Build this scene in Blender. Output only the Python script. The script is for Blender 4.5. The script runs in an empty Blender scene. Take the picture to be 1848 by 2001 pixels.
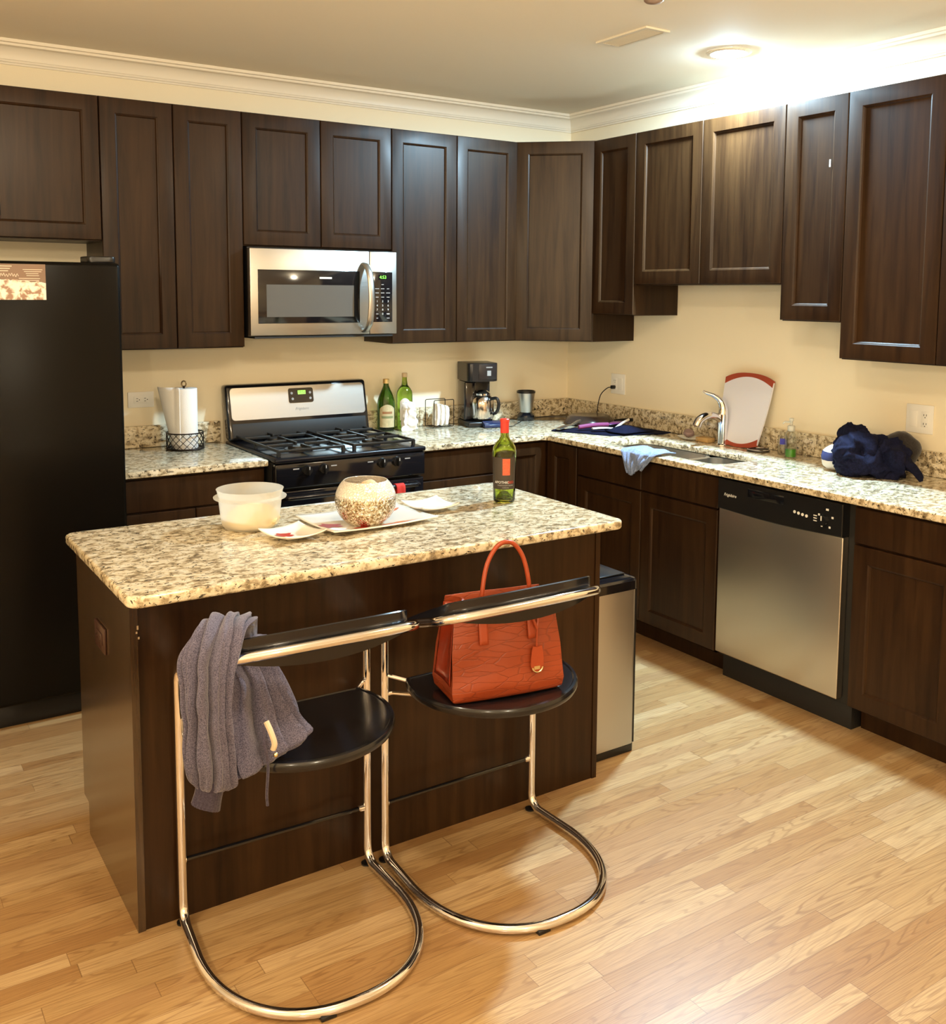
import bpy, bmesh, math, random
from mathutils import Vector, Matrix, noise, Euler
random.seed(7)
S = bpy.context.scene
COL = S.collection
PI = math.pi

# ------------------------------------------------------------------ camera
cam_d = bpy.data.cameras.new('camera'); cam = bpy.data.objects.new('camera', cam_d); COL.objects.link(cam)
YAW, PITCH, ROLL = 0.5902, 0.0986, 0.0075
FPX, PX, PY = 1935.39, 958.37, 765.0
cy, sy, cp, sp_ = math.cos(YAW), math.sin(YAW), math.cos(PITCH), math.sin(PITCH)
fw = Vector((sy*cp, cy*cp, -sp_)); rt = Vector((cy, -sy, 0)); up = rt.cross(fw)
cr, sr = math.cos(ROLL), math.sin(ROLL)
r2 = cr*rt + sr*up; u2 = -sr*rt + cr*up
cam.matrix_world = Matrix(((r2.x, u2.x, -fw.x, -3.7304), (r2.y, u2.y, -fw.y, -4.7304), (r2.z, u2.z, -fw.z, 1.6433), (0, 0, 0, 1)))
cam_d.sensor_fit = 'HORIZONTAL'; cam_d.sensor_width = 36.0
cam_d.lens = 36.0*FPX/1848
cam_d.shift_x = -(PX-924)/1848; cam_d.shift_y = (PY-1000.5)/1848
cam_d.clip_start = 0.05
S.camera = cam

# ------------------------------------------------------------------ view, world, lights
S.view_settings.view_transform = 'Standard'
S.view_settings.look = 'None'
S.view_settings.gamma = 1.0
S.view_settings.use_curve_mapping = False
S.view_settings.exposure = -0.12
S.cycles.max_bounces = 10
S.cycles.diffuse_bounces = 5
S.cycles.sample_clamp_indirect = 8
world = bpy.data.worlds.new('world'); S.world = world; world.use_nodes = True
world.node_tree.nodes['Background'].inputs[0].default_value = (1.0, 0.85, 0.6, 1)
world.node_tree.nodes['Background'].inputs[1].default_value = 0.03
ZC = 2.69
WARM = (1.0, 0.855, 0.62)
def area_light(name, loc, size, power, color, rot=(0, 0, 0), spread=PI):
    l = bpy.data.lights.new(name, 'AREA'); l.shape = 'DISK'; l.size = size; l.energy = power; l.color = color; l.spread = spread
    o = bpy.data.objects.new(name, l); o.location = loc; o.rotation_euler = rot; COL.objects.link(o); return o
for i, (x, y, pw) in enumerate([(-1.05, -3.3, 27), (-2.75, -3.3, 50), (-4.9, -3.2, 80), (-3.0, -5.9, 85), (-4.8, -5.8, 85)]):  # front pair inferred from shadows; unseen left and rear ones added to brighten ceiling
    pl_ = bpy.data.lights.new('warm_lamp_and_fill', 'POINT'); pl_.energy = pw; pl_.color = WARM; pl_.shadow_soft_size = 0.07
    po_ = bpy.data.objects.new('warm_lamp_and_fill', pl_); po_.location = (x, y, ZC-(0.14 if y > -5 and x > -4 else (0.5 if y > -5 else 0.9))); COL.objects.link(po_)
LED_STRENGTH = 2900.0
LED_COLOR = (0.54, 0.81, 1.0)

# ------------------------------------------------------------------ helpers
WM = {}
def tag(o, label=None, cat=None, group=None, kind=None):
    if label: o['label'] = label
    if cat: o['category'] = cat
    if group: o['group'] = group
    if kind: o['kind'] = kind
    return o
def thing(name, label, cat, loc=(0, 0, 0), rz=0.0, group=None):
    o = bpy.data.objects.new(name, None); COL.objects.link(o)
    o.empty_display_size = 0.05
    o.location = loc; o.rotation_euler = (0, 0, rz)
    WM[o] = Matrix.Translation(loc) @ Matrix.Rotation(rz, 4, 'Z')
    return tag(o, label, cat, group)

class B:
    def __init__(s): s.bm = bmesh.new()
    def _bev(s, geom_verts, w, seg=2):
        vs = set(geom_verts); es = [e for e in s.bm.edges if e.verts[0] in vs and e.verts[1] in vs]
        bmesh.ops.bevel(s.bm, geom=es, offset=w, segments=seg, affect='EDGES', profile=0.5)
    def box(s, x0, x1, y0, y1, z0, z1, bev=0, seg=2):
        vs = [s.bm.verts.new((x, y, z)) for x in (x0, x1) for y in (y0, y1) for z in (z0, z1)]
        for f in ((0, 1, 3, 2), (4, 6, 7, 5), (0, 4, 5, 1), (2, 3, 7, 6), (0, 2, 6, 4), (1, 5, 7, 3)):
            s.bm.faces.new([vs[i] for i in f])
        if bev: s._bev(vs, bev, seg)
        return s
    def loops(s, rings, close=True, cap0=True, cap1=True):
        R = [[s.bm.verts.new(p) for p in ring] for ring in rings]
        n = len(R[0])
        for a, b in zip(R[:-1], R[1:]):
            for i in range(n if close else n-1):
                j = (i+1) % n
                s.bm.faces.new((a[i], a[j], b[j], b[i]))
        if cap0 and close: s.bm.faces.new(list(reversed(R[0])))
        if cap1 and close: s.bm.faces.new(R[-1])
        return R
    def lathe(s, prof, c=(0, 0, 0), seg=32, cap0=True, cap1=True, M=None):
        rings = []
        for r, z in prof:
            ring = []
            for i in range(seg):
                a = 2*PI*i/seg; p = Vector((r*math.cos(a), r*math.sin(a), z))
                if M: p = M @ p
                ring.append(Vector(c)+p)
            rings.append(ring)
        s.loops(rings, True, cap0, cap1); return s
    def cyl(s, p0, p1, r, r1=None, seg=16, caps=True):
        p0, p1 = Vector(p0), Vector(p1); d = (p1-p0)
        q = d.to_track_quat('Z', 'Y').to_matrix()
        L = d.length; r1 = r if r1 is None else r1
        rings = [[p0 + q @ Vector((rr*math.cos(2*PI*i/seg), rr*math.sin(2*PI*i/seg), z)) for i in range(seg)] for rr, z in ((r, 0), (r1, L))]
        s.loops(rings, True, caps, caps); return s
    def tube(s, pts, r, closed=False, seg=12, rf=None, sq=None):
        P = [Vector(p) for p in pts]; n = len(P)
        T = []
        for i in range(n):
            if closed: t = P[(i+1) % n]-P[i-1]
            else: t = P[min(i+1, n-1)]-P[max(i-1, 0)]
            T.append(t.normalized())
        N = T[0].orthogonal().normalized(); rings = []
        for i in range(n):
            N = (N - N.dot(T[i])*T[i]).normalized(); Bn = T[i].cross(N)
            rr = r if rf is None else r*rf(i/(n-1))
            rings.append([P[i] + rr*(math.cos(2*PI*k/seg)*N + math.sin(2*PI*k/seg)*Bn) for k in range(seg)])
        if closed:
            R = [[s.bm.verts.new(p) for p in ring] for ring in rings]
            # find best twist for closure
            best = min(range(seg), key=lambda o: (R[-1][0].co-R[0][o].co).length)
            for i in range(n):
                a = R[i]; b = R[(i+1) % n]; off = best if i == n-1 else 0
                for k in range(seg):
                    s.bm.faces.new((a[k], a[(k+1) % seg], b[(k+1+off) % seg], b[(k+off) % seg]))
        else: s.loops(rings)
        return s
    def prism(s, poly, z0, z1, bev=0, seg=2):
        a = [s.bm.verts.new((p[0], p[1], z0)) for p in poly]; b = [s.bm.verts.new((p[0], p[1], z1)) for p in poly]
        n = len(poly)
        s.bm.faces.new(list(reversed(a))); s.bm.faces.new(b)
        for i in range(n):
            j = (i+1) % n; s.bm.faces.new((a[i], a[j], b[j], b[i]))
        if bev: s._bev(a+b, bev, seg)
        return s
    def grid(s, fn, nu, nv, cu=False):
        V = [[s.bm.verts.new(fn(i/(nu if cu else nu-1), j/(nv-1))) for j in range(nv)] for i in range(nu)]
        for i in range(nu if cu else nu-1):
            for j in range(nv-1):
                k = (i+1) % nu
                s.bm.faces.new((V[i][j], V[k][j], V[k][j+1], V[i][j+1]))
        return V
    def sphere(s, c, rx, ry=None, rz=None, u=20, v=12):
        ry = ry or rx; rz = rz or rx
        r = bmesh.ops.create_uvsphere(s.bm, u_segments=u, v_segments=v, radius=1)
        for q in r['verts']: q.co = Vector((c[0]+q.co.x*rx, c[1]+q.co.y*ry, c[2]+q.co.z*rz))
        return s
    def xf(s, M):
        bmesh.ops.transform(s.bm, matrix=M, verts=s.bm.verts[:]); return s
    def obj(s, name, mat, parent=None, local=False, smooth=True, angle=35, loc=None, mods=()):
        me = bpy.data.meshes.new(name)
        bmesh.ops.recalc_face_normals(s.bm, faces=s.bm.faces[:])
        if parent is not None and not local:
            bmesh.ops.transform(s.bm, matrix=WM[parent].inverted(), verts=s.bm.verts[:])
        if parent is None and loc is not None and not local:
            bmesh.ops.translate(s.bm, vec=-Vector(loc), verts=s.bm.verts[:])
        s.bm.to_mesh(me); s.bm.free()
        for m in (mat if isinstance(mat, (list, tuple)) else [mat]): me.materials.append(m)
        o = bpy.data.objects.new(name, me); COL.objects.link(o)
        if parent is not None: o.parent = parent; WM[o] = WM[parent]
        else:
            o.location = loc or (0, 0, 0); WM[o] = Matrix.Translation(loc or (0, 0, 0))
        if smooth:
            me.polygons.foreach_set('use_smooth', [True]*len(me.polygons))
            bm2 = bmesh.new(); bm2.from_mesh(me); lim = math.radians(angle)
            for e in bm2.edges:
                if len(e.link_faces) == 2 and e.calc_face_angle(0) > lim: e.smooth = False
            bm2.to_mesh(me); bm2.free()
        for kind, kw in mods:
            md = o.modifiers.new(kind.lower(), kind)
            for k, v in kw.items(): setattr(md, k, v)
        return o

def struct(name, b, mat, **kw):
    o = b.obj(name, mat, **kw); o['kind'] = 'structure'; return o

def fillet(pts, radii, closed=False, n=8):
    P = [Vector(p) for p in pts]; out = []
    m = len(P)
    for i in range(m):
        r = radii[i] if isinstance(radii, (list, tuple)) else radii
        if (not closed and i in (0, m-1)) or r <= 0: out.append(P[i]); continue
        a, b, c = P[i-1], P[i], P[(i+1) % m]
        d1, d2 = (a-b).normalized(), (c-b).normalized()
        ang = d1.angle(d2)
        if ang > PI-0.02: out.append(b); continue
        t = r/math.tan(ang/2)
        t = min(t, (a-b).length*0.499, (c-b).length*0.499); r = t*math.tan(ang/2)
        ctr = b + (d1+d2).normalized()*(r/math.sin(ang/2))
        v0 = b+d1*t-ctr; v1 = b+d2*t-ctr
        tot = v0.angle(v1)
        ax = v0.cross(v1)
        if ax.length < 1e-12: out.append(b); continue
        ax.normalize()
        for k in range(n+1): out.append(ctr + Matrix.Rotation(tot*k/n, 3, ax) @ v0)
    return out
def resample(pts, step, closed=False):
    P = [Vector(p) for p in pts]
    if closed: P.append(P[0])
    out = [P[0]]
    for a, b in zip(P[:-1], P[1:]):
        L = (b-a).length; k = max(1, int(L/step))
        for i in range(1, k+1): out.append(a.lerp(b, i/k))
    if closed: out.pop()
    return out
def catmull(pts, n=8):
    P = [Vector(p) for p in pts]; P = [2*P[0]-P[1]]+P+[2*P[-1]-P[-2]]; out = []
    for i in range(1, len(P)-2):
        for k in range(n):
            t = k/n
            out.append(0.5*((2*P[i])+(-P[i-1]+P[i+1])*t+(2*P[i-1]-5*P[i]+4*P[i+1]-P[i+2])*t*t+(-P[i-1]+3*P[i]-3*P[i+1]+P[i+2])*t**3))
    out.append(P[-2]); return out
def rrect(x0, x1, y0, y1, r, n=6):
    return [(p.x, p.y) for p in fillet([(x0, y0, 0), (x1, y0, 0), (x1, y1, 0), (x0, y1, 0)], r, True, n)]
def slab(name, outer, holes, z0, z1, bev, mat, parent=None, loc=None):
    cu = bpy.data.curves.new(name, 'CURVE'); cu.dimensions = '2D'; cu.fill_mode = 'BOTH'
    for poly in [outer]+list(holes):
        sp = cu.splines.new('POLY'); sp.points.add(len(poly)-1); sp.use_cyclic_u = True
        for p, q in zip(sp.points, poly): p.co = (q[0], q[1], 0, 1)
    h = z1-z0
    cu.extrude = h/2-bev; cu.bevel_depth = bev; cu.bevel_resolution = 3; cu.offset = -bev
    t = bpy.data.objects.new('tmp', cu); COL.objects.link(t)
    bpy.context.view_layer.update()
    me = bpy.data.meshes.new_from_object(t.evaluated_get(bpy.context.evaluated_depsgraph_get()))
    bpy.data.objects.remove(t); bpy.data.curves.remove(cu)
    b = B(); b.bm.from_mesh(me); bpy.data.meshes.remove(me)
    bmesh.ops.remove_doubles(b.bm, verts=b.bm.verts[:], dist=1e-5)
    bmesh.ops.translate(b.bm, vec=(0, 0, (z0+z1)/2), verts=b.bm.verts[:])
    return b.obj(name, mat, parent, loc=loc, angle=50)
def text(name, body, size, loc, face, mat, parent, shear=0, align='CENTER', ext=0.0004, sx=1.0):
    cu = bpy.data.curves.new(name, 'FONT'); cu.body = body; cu.size = size; cu.extrude = ext; cu.shear = shear
    cu.align_x = align; cu.align_y = 'CENTER'; cu.resolution_u = 2
    t = bpy.data.objects.new('tmp', cu); COL.objects.link(t)
    bpy.context.view_layer.update()
    me = bpy.data.meshes.new_from_object(t.evaluated_get(bpy.context.evaluated_depsgraph_get()))
    bpy.data.objects.remove(t); bpy.data.curves.remove(cu)
    b = B(); b.bm.from_mesh(me); bpy.data.meshes.remove(me)
    M = Matrix.Diagonal((sx, 1, 1, 1)); R = Matrix.Rotation(PI/2, 4, 'X')
    if face == '-X': R = Matrix.Rotation(-PI/2, 4, 'Z') @ R
    elif isinstance(face, Matrix): R = face
    b.xf(Matrix.Translation(loc) @ R @ M)
    return b.obj(name, mat, parent, smooth=False)
def loft(b, rings, nv=40, nu=56, folds=(), namp=0.0, nfreq=8, seed=0, cap=True):
    """rings: (centre, half-width vector, half-depth vector); cloth-like closed loft"""
    C = catmull([r[0] for r in rings], 12); U = catmull([r[1] for r in rings], 12); W = catmull([r[2] for r in rings], 12)
    out = []
    for j in range(nv):
        t = j/(nv-1)*(len(C)-1); i = min(int(t), len(C)-2); f = t-i
        c = C[i].lerp(C[i+1], f); u = U[i].lerp(U[i+1], f); w = W[i].lerp(W[i+1], f); s = j/(nv-1)
        ring = []
        for k in range(nu):
            a = 2*PI*k/nu; m = 1.0
            for fo in folds:
                if len(fo) == 4: m += fo[1]*math.sin(fo[0]*a+fo[2]+fo[3]*s)
                else:   # crease: (angle, width, depth, twist, wobble)
                    d_ = (a-fo[0]-fo[3]*s-fo[4]*math.sin(5*s)+PI) % (2*PI)-PI
                    m -= fo[2]*math.exp(-(d_/fo[1])**2)-0.35*fo[2]*math.exp(-((abs(d_)-2*fo[1])/fo[1])**2)
            ca, sa = math.cos(a), math.sin(a)
            ca = math.copysign(abs(ca)**0.85, ca); sa = math.copysign(abs(sa)**0.85, sa)
            p = c + u*(ca*m) + w*(sa*m)
            if namp:
                q = p*nfreq + Vector((seed*3.1, seed*1.7, 0))
                p = p + namp*Vector((noise.noise(q), noise.noise(q+Vector((9, 0, 0))), noise.noise(q+Vector((0, 9, 0)))))
            ring.append(p)
        out.append(ring)
    b.loops(out, True, cap, cap)
    return b
def lump(b, c, r, seed, amp=0.25, freq=9, sub=4, floor=None):
    t = bmesh.ops.create_icosphere(b.bm, subdivisions=sub, radius=1)
    for v in t['verts']:
        d = v.co.normalized(); p = Vector((c[0]+d.x*r[0], c[1]+d.y*r[1], c[2]+d.z*r[2]))
        q = p*freq+Vector((seed, seed*2.3, seed*0.7))
        q = q + 0.8*Vector((noise.noise(q*0.8), noise.noise(q*0.8+Vector((5, 5, 5))), 0))
        n = 1-2*abs(noise.noise(q)); n2 = 1-2*abs(noise.noise(q*2.1))
        m = 1+amp*(n-0.5)+amp*0.45*(n2-0.5)
        p = Vector((c[0]+d.x*r[0]*m, c[1]+d.y*r[1]*m, c[2]+d.z*r[2]*m))
        if floor is not None and p.z < floor: p.z = floor+0.0005
        v.co = p
    return b

# ------------------------------------------------------------------ materials
def newmat(name):
    m = bpy.data.materials.new(name); m.use_nodes = True; nt = m.node_tree
    return m, nt, nt.nodes['Principled BSDF']
def L(nt, a, b): nt.links.new(a, b)
def node(nt, typ, ins=None, **props):
    n = nt.nodes.new(typ)
    for k, v in props.items(): setattr(n, k, v)
    for k, v in (ins or {}).items():
        if isinstance(v, bpy.types.NodeSocket): nt.links.new(v, n.inputs[k])
        else: n.inputs[k].default_value = v
    return n
def mth(nt, op, a, b=0.0, c=0.0): return node(nt, 'ShaderNodeMath', {0: a, 1: b, 2: c}, operation=op).outputs[0]
def ramp(nt, fac, stops, interp='LINEAR'):
    n = nt.nodes.new('ShaderNodeValToRGB'); cr_ = n.color_ramp; cr_.interpolation = interp
    while len(cr_.elements) < len(stops): cr_.elements.new(0.5)
    for e, (p, c) in zip(cr_.elements, stops): e.position = p; e.color = (*c, 1) if len(c) == 3 else c
    L(nt, fac, n.inputs[0]); return n.outputs[0]
def mixc(nt, f, a, b, mode='MIX'):
    n = nt.nodes.new('ShaderNodeMix'); n.data_type = 'RGBA'; n.blend_type = mode
    for s, v in ((0, f), (6, a), (7, b)):
        if isinstance(v, bpy.types.NodeSocket): L(nt, v, n.inputs[s])
        elif s == 0: n.inputs[0].default_value = v
        else: n.inputs[s].default_value = (*v, 1)
    return n.outputs[2]
def plain(name, col, rough=0.5, metal=0.0, coat=0.0, bump=0.0, bscale=200, trans=0.0, ior=1.45, spec=0.5, var=0.0, sss=0.0):
    m, nt, p = newmat(name)
    p.inputs['Base Color'].default_value = (*col, 1); p.inputs['Roughness'].default_value = rough
    p.inputs['Metallic'].default_value = metal; p.inputs['Coat Weight'].default_value = coat; p.inputs['Coat Roughness'].default_value = 0.1
    p.inputs['Transmission Weight'].default_value = trans; p.inputs['IOR'].default_value = ior
    p.inputs['Specular IOR Level'].default_value = spec
    if sss: p.inputs['Subsurface Weight'].default_value = sss; p.inputs['Subsurface Radius'].default_value = (0.02, 0.015, 0.01)
    tc = node(nt, 'ShaderNodeTexCoord').outputs['Object']
    nz = node(nt, 'ShaderNodeTexNoise', {'Vector': tc, 'Scale': bscale, 'Detail': 3.0})
    if bump:
        bp = node(nt, 'ShaderNodeBump', {'Height': nz.outputs[0], 'Strength': bump, 'Distance': 0.002}); L(nt, bp.outputs[0], p.inputs['Normal'])
    if var:
        n2 = node(nt, 'ShaderNodeTexNoise', {'Vector': tc, 'Scale': bscale*0.3, 'Detail': 3.0})
        c = mixc(nt, n2.outputs[0], tuple(x*(1-var) for x in col), tuple(min(1, x*(1+var)) for x in col)); L(nt, c, p.inputs['Base Color'])
    return m
def emit(name, col, st):
    m, nt, p = newmat(name); p.inputs['Base Color'].default_value = (*[c*0.3 for c in col], 1)
    p.inputs['Emission Color'].default_value = (*col, 1); p.inputs['Emission Strength'].default_value = st; return m
def wood(name, dark, light, rough=0.33, coat=0.25, axis=2, red=0.0):
    m, nt, p = newmat(name)
    tc = node(nt, 'ShaderNodeTexCoord').outputs['Object']
    sc = [38.0, 38.0, 38.0]; sc[axis] = 2.2
    mp = node(nt, 'ShaderNodeMapping', {'Vector': tc, 'Scale': tuple(sc)})
    n1 = node(nt, 'ShaderNodeTexNoise', {'Vector': mp.outputs[0], 'Scale': 1.0, 'Detail': 6.0, 'Roughness': 0.6, 'Distortion': 0.6})
    sc2 = [9.0, 9.0, 9.0]; sc2[axis] = 1.2
    mp2 = node(nt, 'ShaderNodeMapping', {'Vector': tc, 'Scale': tuple(sc2)})
    n2 = node(nt, 'ShaderNodeTexNoise', {'Vector': mp2.outputs[0], 'Scale': 1.0, 'Detail': 3.0})
    f = mth(nt, 'ADD', mth(nt, 'MULTIPLY', n1.outputs[0], 0.6), mth(nt, 'MULTIPLY', n2.outputs[0], 0.4))
    c = ramp(nt, f, [(0.34, dark), (0.66, light)])
    L(nt, c, p.inputs['Base Color'])
    p.inputs['Roughness'].default_value = rough; p.inputs['Coat Weight'].default_value = coat; p.inputs['Coat Roughness'].default_value = 0.22; p.inputs['Specular IOR Level'].default_value = 0.21
    bp = node(nt, 'ShaderNodeBump', {'Height': n1.outputs[0], 'Strength': 0.12, 'Distance': 0.001}); L(nt, bp.outputs[0], p.inputs['Normal'])
    return m

M_WALL = plain('wall_paint', (0.86, 0.76, 0.56), 0.65, bump=0.08, bscale=260)
M_CEIL = plain('ceiling_paint', (0.90, 0.83, 0.70), 0.8, bump=0.05, bscale=200)
M_TRIM = plain('trim_paint', (0.82, 0.76, 0.64), 0.4)
M_CAB = wood('espresso_wood', (0.0115, 0.0042, 0.0014), (0.040, 0.0178, 0.0060), rough=0.38, coat=0.05)
M_ENDP = wood('sheen_lit_end_panel', (0.026, 0.013, 0.005), (0.064, 0.035, 0.015), rough=0.25, coat=1.0)  # same cabinet wood, base colour lightened to strengthen the reflected sheen
M_KICK = plain('toe_kick_black', (0.012, 0.008, 0.007), 0.5)
M_BLACK = plain('black_plastic', (0.008, 0.008, 0.009), 0.28)
M_BLACKG = plain('black_gloss', (0.006, 0.006, 0.008), 0.09, coat=0.5)
M_BLACKM = plain('black_matte', (0.012, 0.012, 0.012), 0.55)
M_IRON = plain('cast_iron', (0.012, 0.011, 0.010), 0.42, bump=0.2, bscale=300)
M_FRIDGE = plain('textured_black_enamel', (0.0045, 0.0035, 0.0025), 0.26, bump=0.06, bscale=420, spec=0.14)
M_LEATHER = plain('black_leather', (0.006, 0.006, 0.008), 0.22, coat=0.3, bump=0.04, bscale=300)
M_WHITE = plain('white_plastic', (0.85, 0.83, 0.78), 0.35)
M_WPAINT = plain('white_marking', (0.75, 0.75, 0.72), 0.5)
M_GREY = plain('grey_marking', (0.30, 0.29, 0.28), 0.5)
M_CHROME = plain('chrome', (0.84, 0.84, 0.88), 0.06, metal=1.0)
M_WINDOWG = plain('microwave_window', (0.10, 0.095, 0.085), 0.35)
M_RED = plain('red_cloth', (0.55, 0.03, 0.02), 0.8, bump=0.3, bscale=300)
M_PAPER = plain('paper_towel', (0.9, 0.88, 0.84), 0.9, bump=0.3, bscale=250)
M_LCD = emit('green_display', (0.25, 1.0, 0.08), 2.6)
M_LCDB = emit('green_backlight', (0.42, 1.0, 0.12), 1.5)
def brushed(name, col, rough, axis):
    m, nt, p = newmat(name)
    tc = node(nt, 'ShaderNodeTexCoord').outputs['Object']
    sc = [600.0]*3; sc[axis] = 3.0
    mp = node(nt, 'ShaderNodeMapping', {'Vector': tc, 'Scale': tuple(sc)})
    n1 = node(nt, 'ShaderNodeTexNoise', {'Vector': mp.outputs[0], 'Scale': 1.0, 'Detail': 2.0})
    p.inputs['Base Color'].default_value = (*col, 1); p.inputs['Metallic'].default_value = 1
    L(nt, mth(nt, 'MULTIPLY_ADD', n1.outputs[0], 0.12, rough-0.06), p.inputs['Roughness'])
    bp = node(nt, 'ShaderNodeBump', {'Height': n1.outputs[0], 'Strength': 0.06, 'Distance': 0.0006}); L(nt, bp.outputs[0], p.inputs['Normal'])
    return m
M_STEELX = brushed('brushed_steel', (0.50, 0.485, 0.45), 0.33, 0)
M_STEELY = brushed('brushed_steel_door', (0.60, 0.56, 0.50), 0.33, 1)
M_STEELZ = brushed('brushed_steel_can', (0.56, 0.56, 0.56), 0.34, 2)
M_SINK = plain('sink_steel', (0.60, 0.56, 0.50), 0.26, metal=1)

def granite():
    m, nt, p = newmat('speckled_granite')
    tc = node(nt, 'ShaderNodeTexCoord').outputs['Object']
    dist = node(nt, 'ShaderNodeTexNoise', {'Vector': tc, 'Scale': 22.0, 'Detail': 3.0})
    tc = node(nt, 'ShaderNodeMapping', {'Vector': tc, 'Scale': (0.72, 1.0, 1.0)}).outputs[0]
    v = node(nt, 'ShaderNodeVectorMath', {0: tc, 1: node(nt, 'ShaderNodeVectorMath', {0: dist.outputs[1], 3: 0.03}, operation='SCALE').outputs[0]}, operation='ADD').outputs[0]
    n1 = node(nt, 'ShaderNodeTexNoise', {'Vector': v, 'Scale': 48.0, 'Detail': 5.0, 'Roughness': 0.6})
    n2 = node(nt, 'ShaderNodeTexNoise', {'Vector': v, 'Scale': 95.0, 'Detail': 4.0, 'Roughness': 0.65})
    n3 = node(nt, 'ShaderNodeTexNoise', {'Vector': v, 'Scale': 9.0, 'Detail': 3.0})
    vo = node(nt, 'ShaderNodeTexVoronoi', {'Vector': v, 'Scale': 75.0}, feature='F1')
    base = ramp(nt, n1.outputs[0], [(0.36, (0.13, 0.095, 0.055)), (0.44, (0.36, 0.28, 0.17)), (0.51, (0.70, 0.61, 0.43)), (0.66, (0.85, 0.79, 0.64))])
    base = mixc(nt, mth(nt, 'MULTIPLY', n3.outputs[0], 0.45), base, (0.62, 0.50, 0.31))
    dk = ramp(nt, n2.outputs[0], [(0.375, (1, 1, 1)), (0.42, (0, 0, 0))])
    base = mixc(nt, dk, base, (0.045, 0.035, 0.024))
    gr = ramp(nt, vo.outputs['Color'], [(0.80, (0, 0, 0)), (0.86, (1, 1, 1))])
    base = mixc(nt, mth(nt, 'MULTIPLY', gr, 0.35), base, (0.24, 0.20, 0.15))
    L(nt, base, p.inputs['Base Color']); p.inputs['Roughness'].default_value = 0.12; p.inputs['Coat Weight'].default_value = 0.3
    return m
M_GRAN = granite()

def oak():
    m, nt, p = newmat('oak_strip_floor')
    tc = node(nt, 'ShaderNodeTexCoord').outputs['Object']
    sx = node(nt, 'ShaderNodeSeparateXYZ', {0: tc}); x, y = sx.outputs[0], sx.outputs[1]
    W = 0.057
    yy = mth(nt, 'DIVIDE', y, W); row = mth(nt, 'FLOOR', yy)
    rn = node(nt, 'ShaderNodeTexWhiteNoise', {'W': row}, noise_dimensions='1D').outputs[0]
    ln = mth(nt, 'MULTIPLY_ADD', rn, 0.6, 0.55)
    xx = mth(nt, 'DIVIDE', mth(nt, 'ADD', x, mth(nt, 'MULTIPLY', rn, 37.0)), ln); idx = mth(nt, 'FLOOR', xx)
    cell = node(nt, 'ShaderNodeCombineXYZ', {0: row, 1: idx})
    wn = node(nt, 'ShaderNodeTexWhiteNoise', {'Vector': cell.outputs[0]}, noise_dimensions='3D')
    seed = wn.outputs[0]
    tone = ramp(nt, seed, [(0.0, (0.33, 0.178, 0.068)), (0.3, (0.41, 0.250, 0.106)), (0.6, (0.46, 0.300, 0.138)), (0.85, (0.54, 0.375, 0.195)), (1.0, (0.35, 0.195, 0.082))])
    gv = node(nt, 'ShaderNodeCombineXYZ', {0: mth(nt, 'MULTIPLY_ADD', x, 1.6, mth(nt, 'MULTIPLY', seed, 91.0)), 1: mth(nt, 'MULTIPLY', y, 17.0), 2: mth(nt, 'MULTIPLY', seed, 57.0)})
    nz = node(nt, 'ShaderNodeTexNoise', {'Vector': gv.outputs[0], 'Scale': 1.0, 'Detail': 1.5, 'Roughness': 0.4})
    rings = mth(nt, 'SINE', mth(nt, 'MULTIPLY', nz.outputs[0], 95.0))
    rl = ramp(nt, rings, [(0.0, (0, 0, 0)), (0.55, (0.1, 0.1, 0.1)), (0.97, (1, 1, 1))])
    fv = node(nt, 'ShaderNodeCombineXYZ', {0: mth(nt, 'MULTIPLY', x, 9.0), 1: mth(nt, 'MULTIPLY', y, 420.0), 2: seed})
    fn = node(nt, 'ShaderNodeTexNoise', {'Vector': fv.outputs[0], 'Scale': 1.0, 'Detail': 3.0})
    big = node(nt, 'ShaderNodeTexNoise', {'Vector': gv.outputs[0], 'Scale': 0.35, 'Detail': 2.0})
    amt = mth(nt, 'MULTIPLY', rl, mth(nt, 'MULTIPLY', ramp(nt, big.outputs[0], [(0.35, (0.25,)*3), (0.65, (1,)*3)]), 0.46))
    c = mixc(nt, amt, tone, (0.16, 0.065, 0.020))
    c = mixc(nt, mth(nt, 'MULTIPLY', ramp(nt, fn.outputs[0], [(0.42, (0,)*3), (0.66, (1,)*3)]), 0.42), c, (0.20, 0.095, 0.034))
    fy = mth(nt, 'FRACT', yy); fx = mth(nt, 'FRACT', xx)
    gy = mth(nt, 'LESS_THAN', mth(nt, 'ABSOLUTE', mth(nt, 'SUBTRACT', mth(nt, 'ABSOLUTE', mth(nt, 'SUBTRACT', fy, 0.5)), 0.5)), 0.012)
    gx = mth(nt, 'LESS_THAN', mth(nt, 'ABSOLUTE', mth(nt, 'SUBTRACT', mth(nt, 'ABSOLUTE', mth(nt, 'SUBTRACT', fx, 0.5)), 0.5)), 0.0012)
    gap = mth(nt, 'MAXIMUM', gy, gx)
    c = mixc(nt, mth(nt, 'MULTIPLY', gap, 0.6), c, (0.14, 0.065, 0.025))
    L(nt, c, p.inputs['Base Color'])
    L(nt, mth(nt, 'MULTIPLY_ADD', fn.outputs[0], 0.10, 0.30), p.inputs['Roughness'])
    bp = node(nt, 'ShaderNodeBump', {'Height': mth(nt, 'SUBTRACT', mth(nt, 'MULTIPLY', fn.outputs[0], 0.15), gap), 'Strength': 0.25, 'Distance': 0.0008}); L(nt, bp.outputs[0], p.inputs['Normal'])
    p.inputs['Coat Weight'].default_value = 0.15; p.inputs['Coat Roughness'].default_value = 0.25
    return m
M_OAK = oak()

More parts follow.
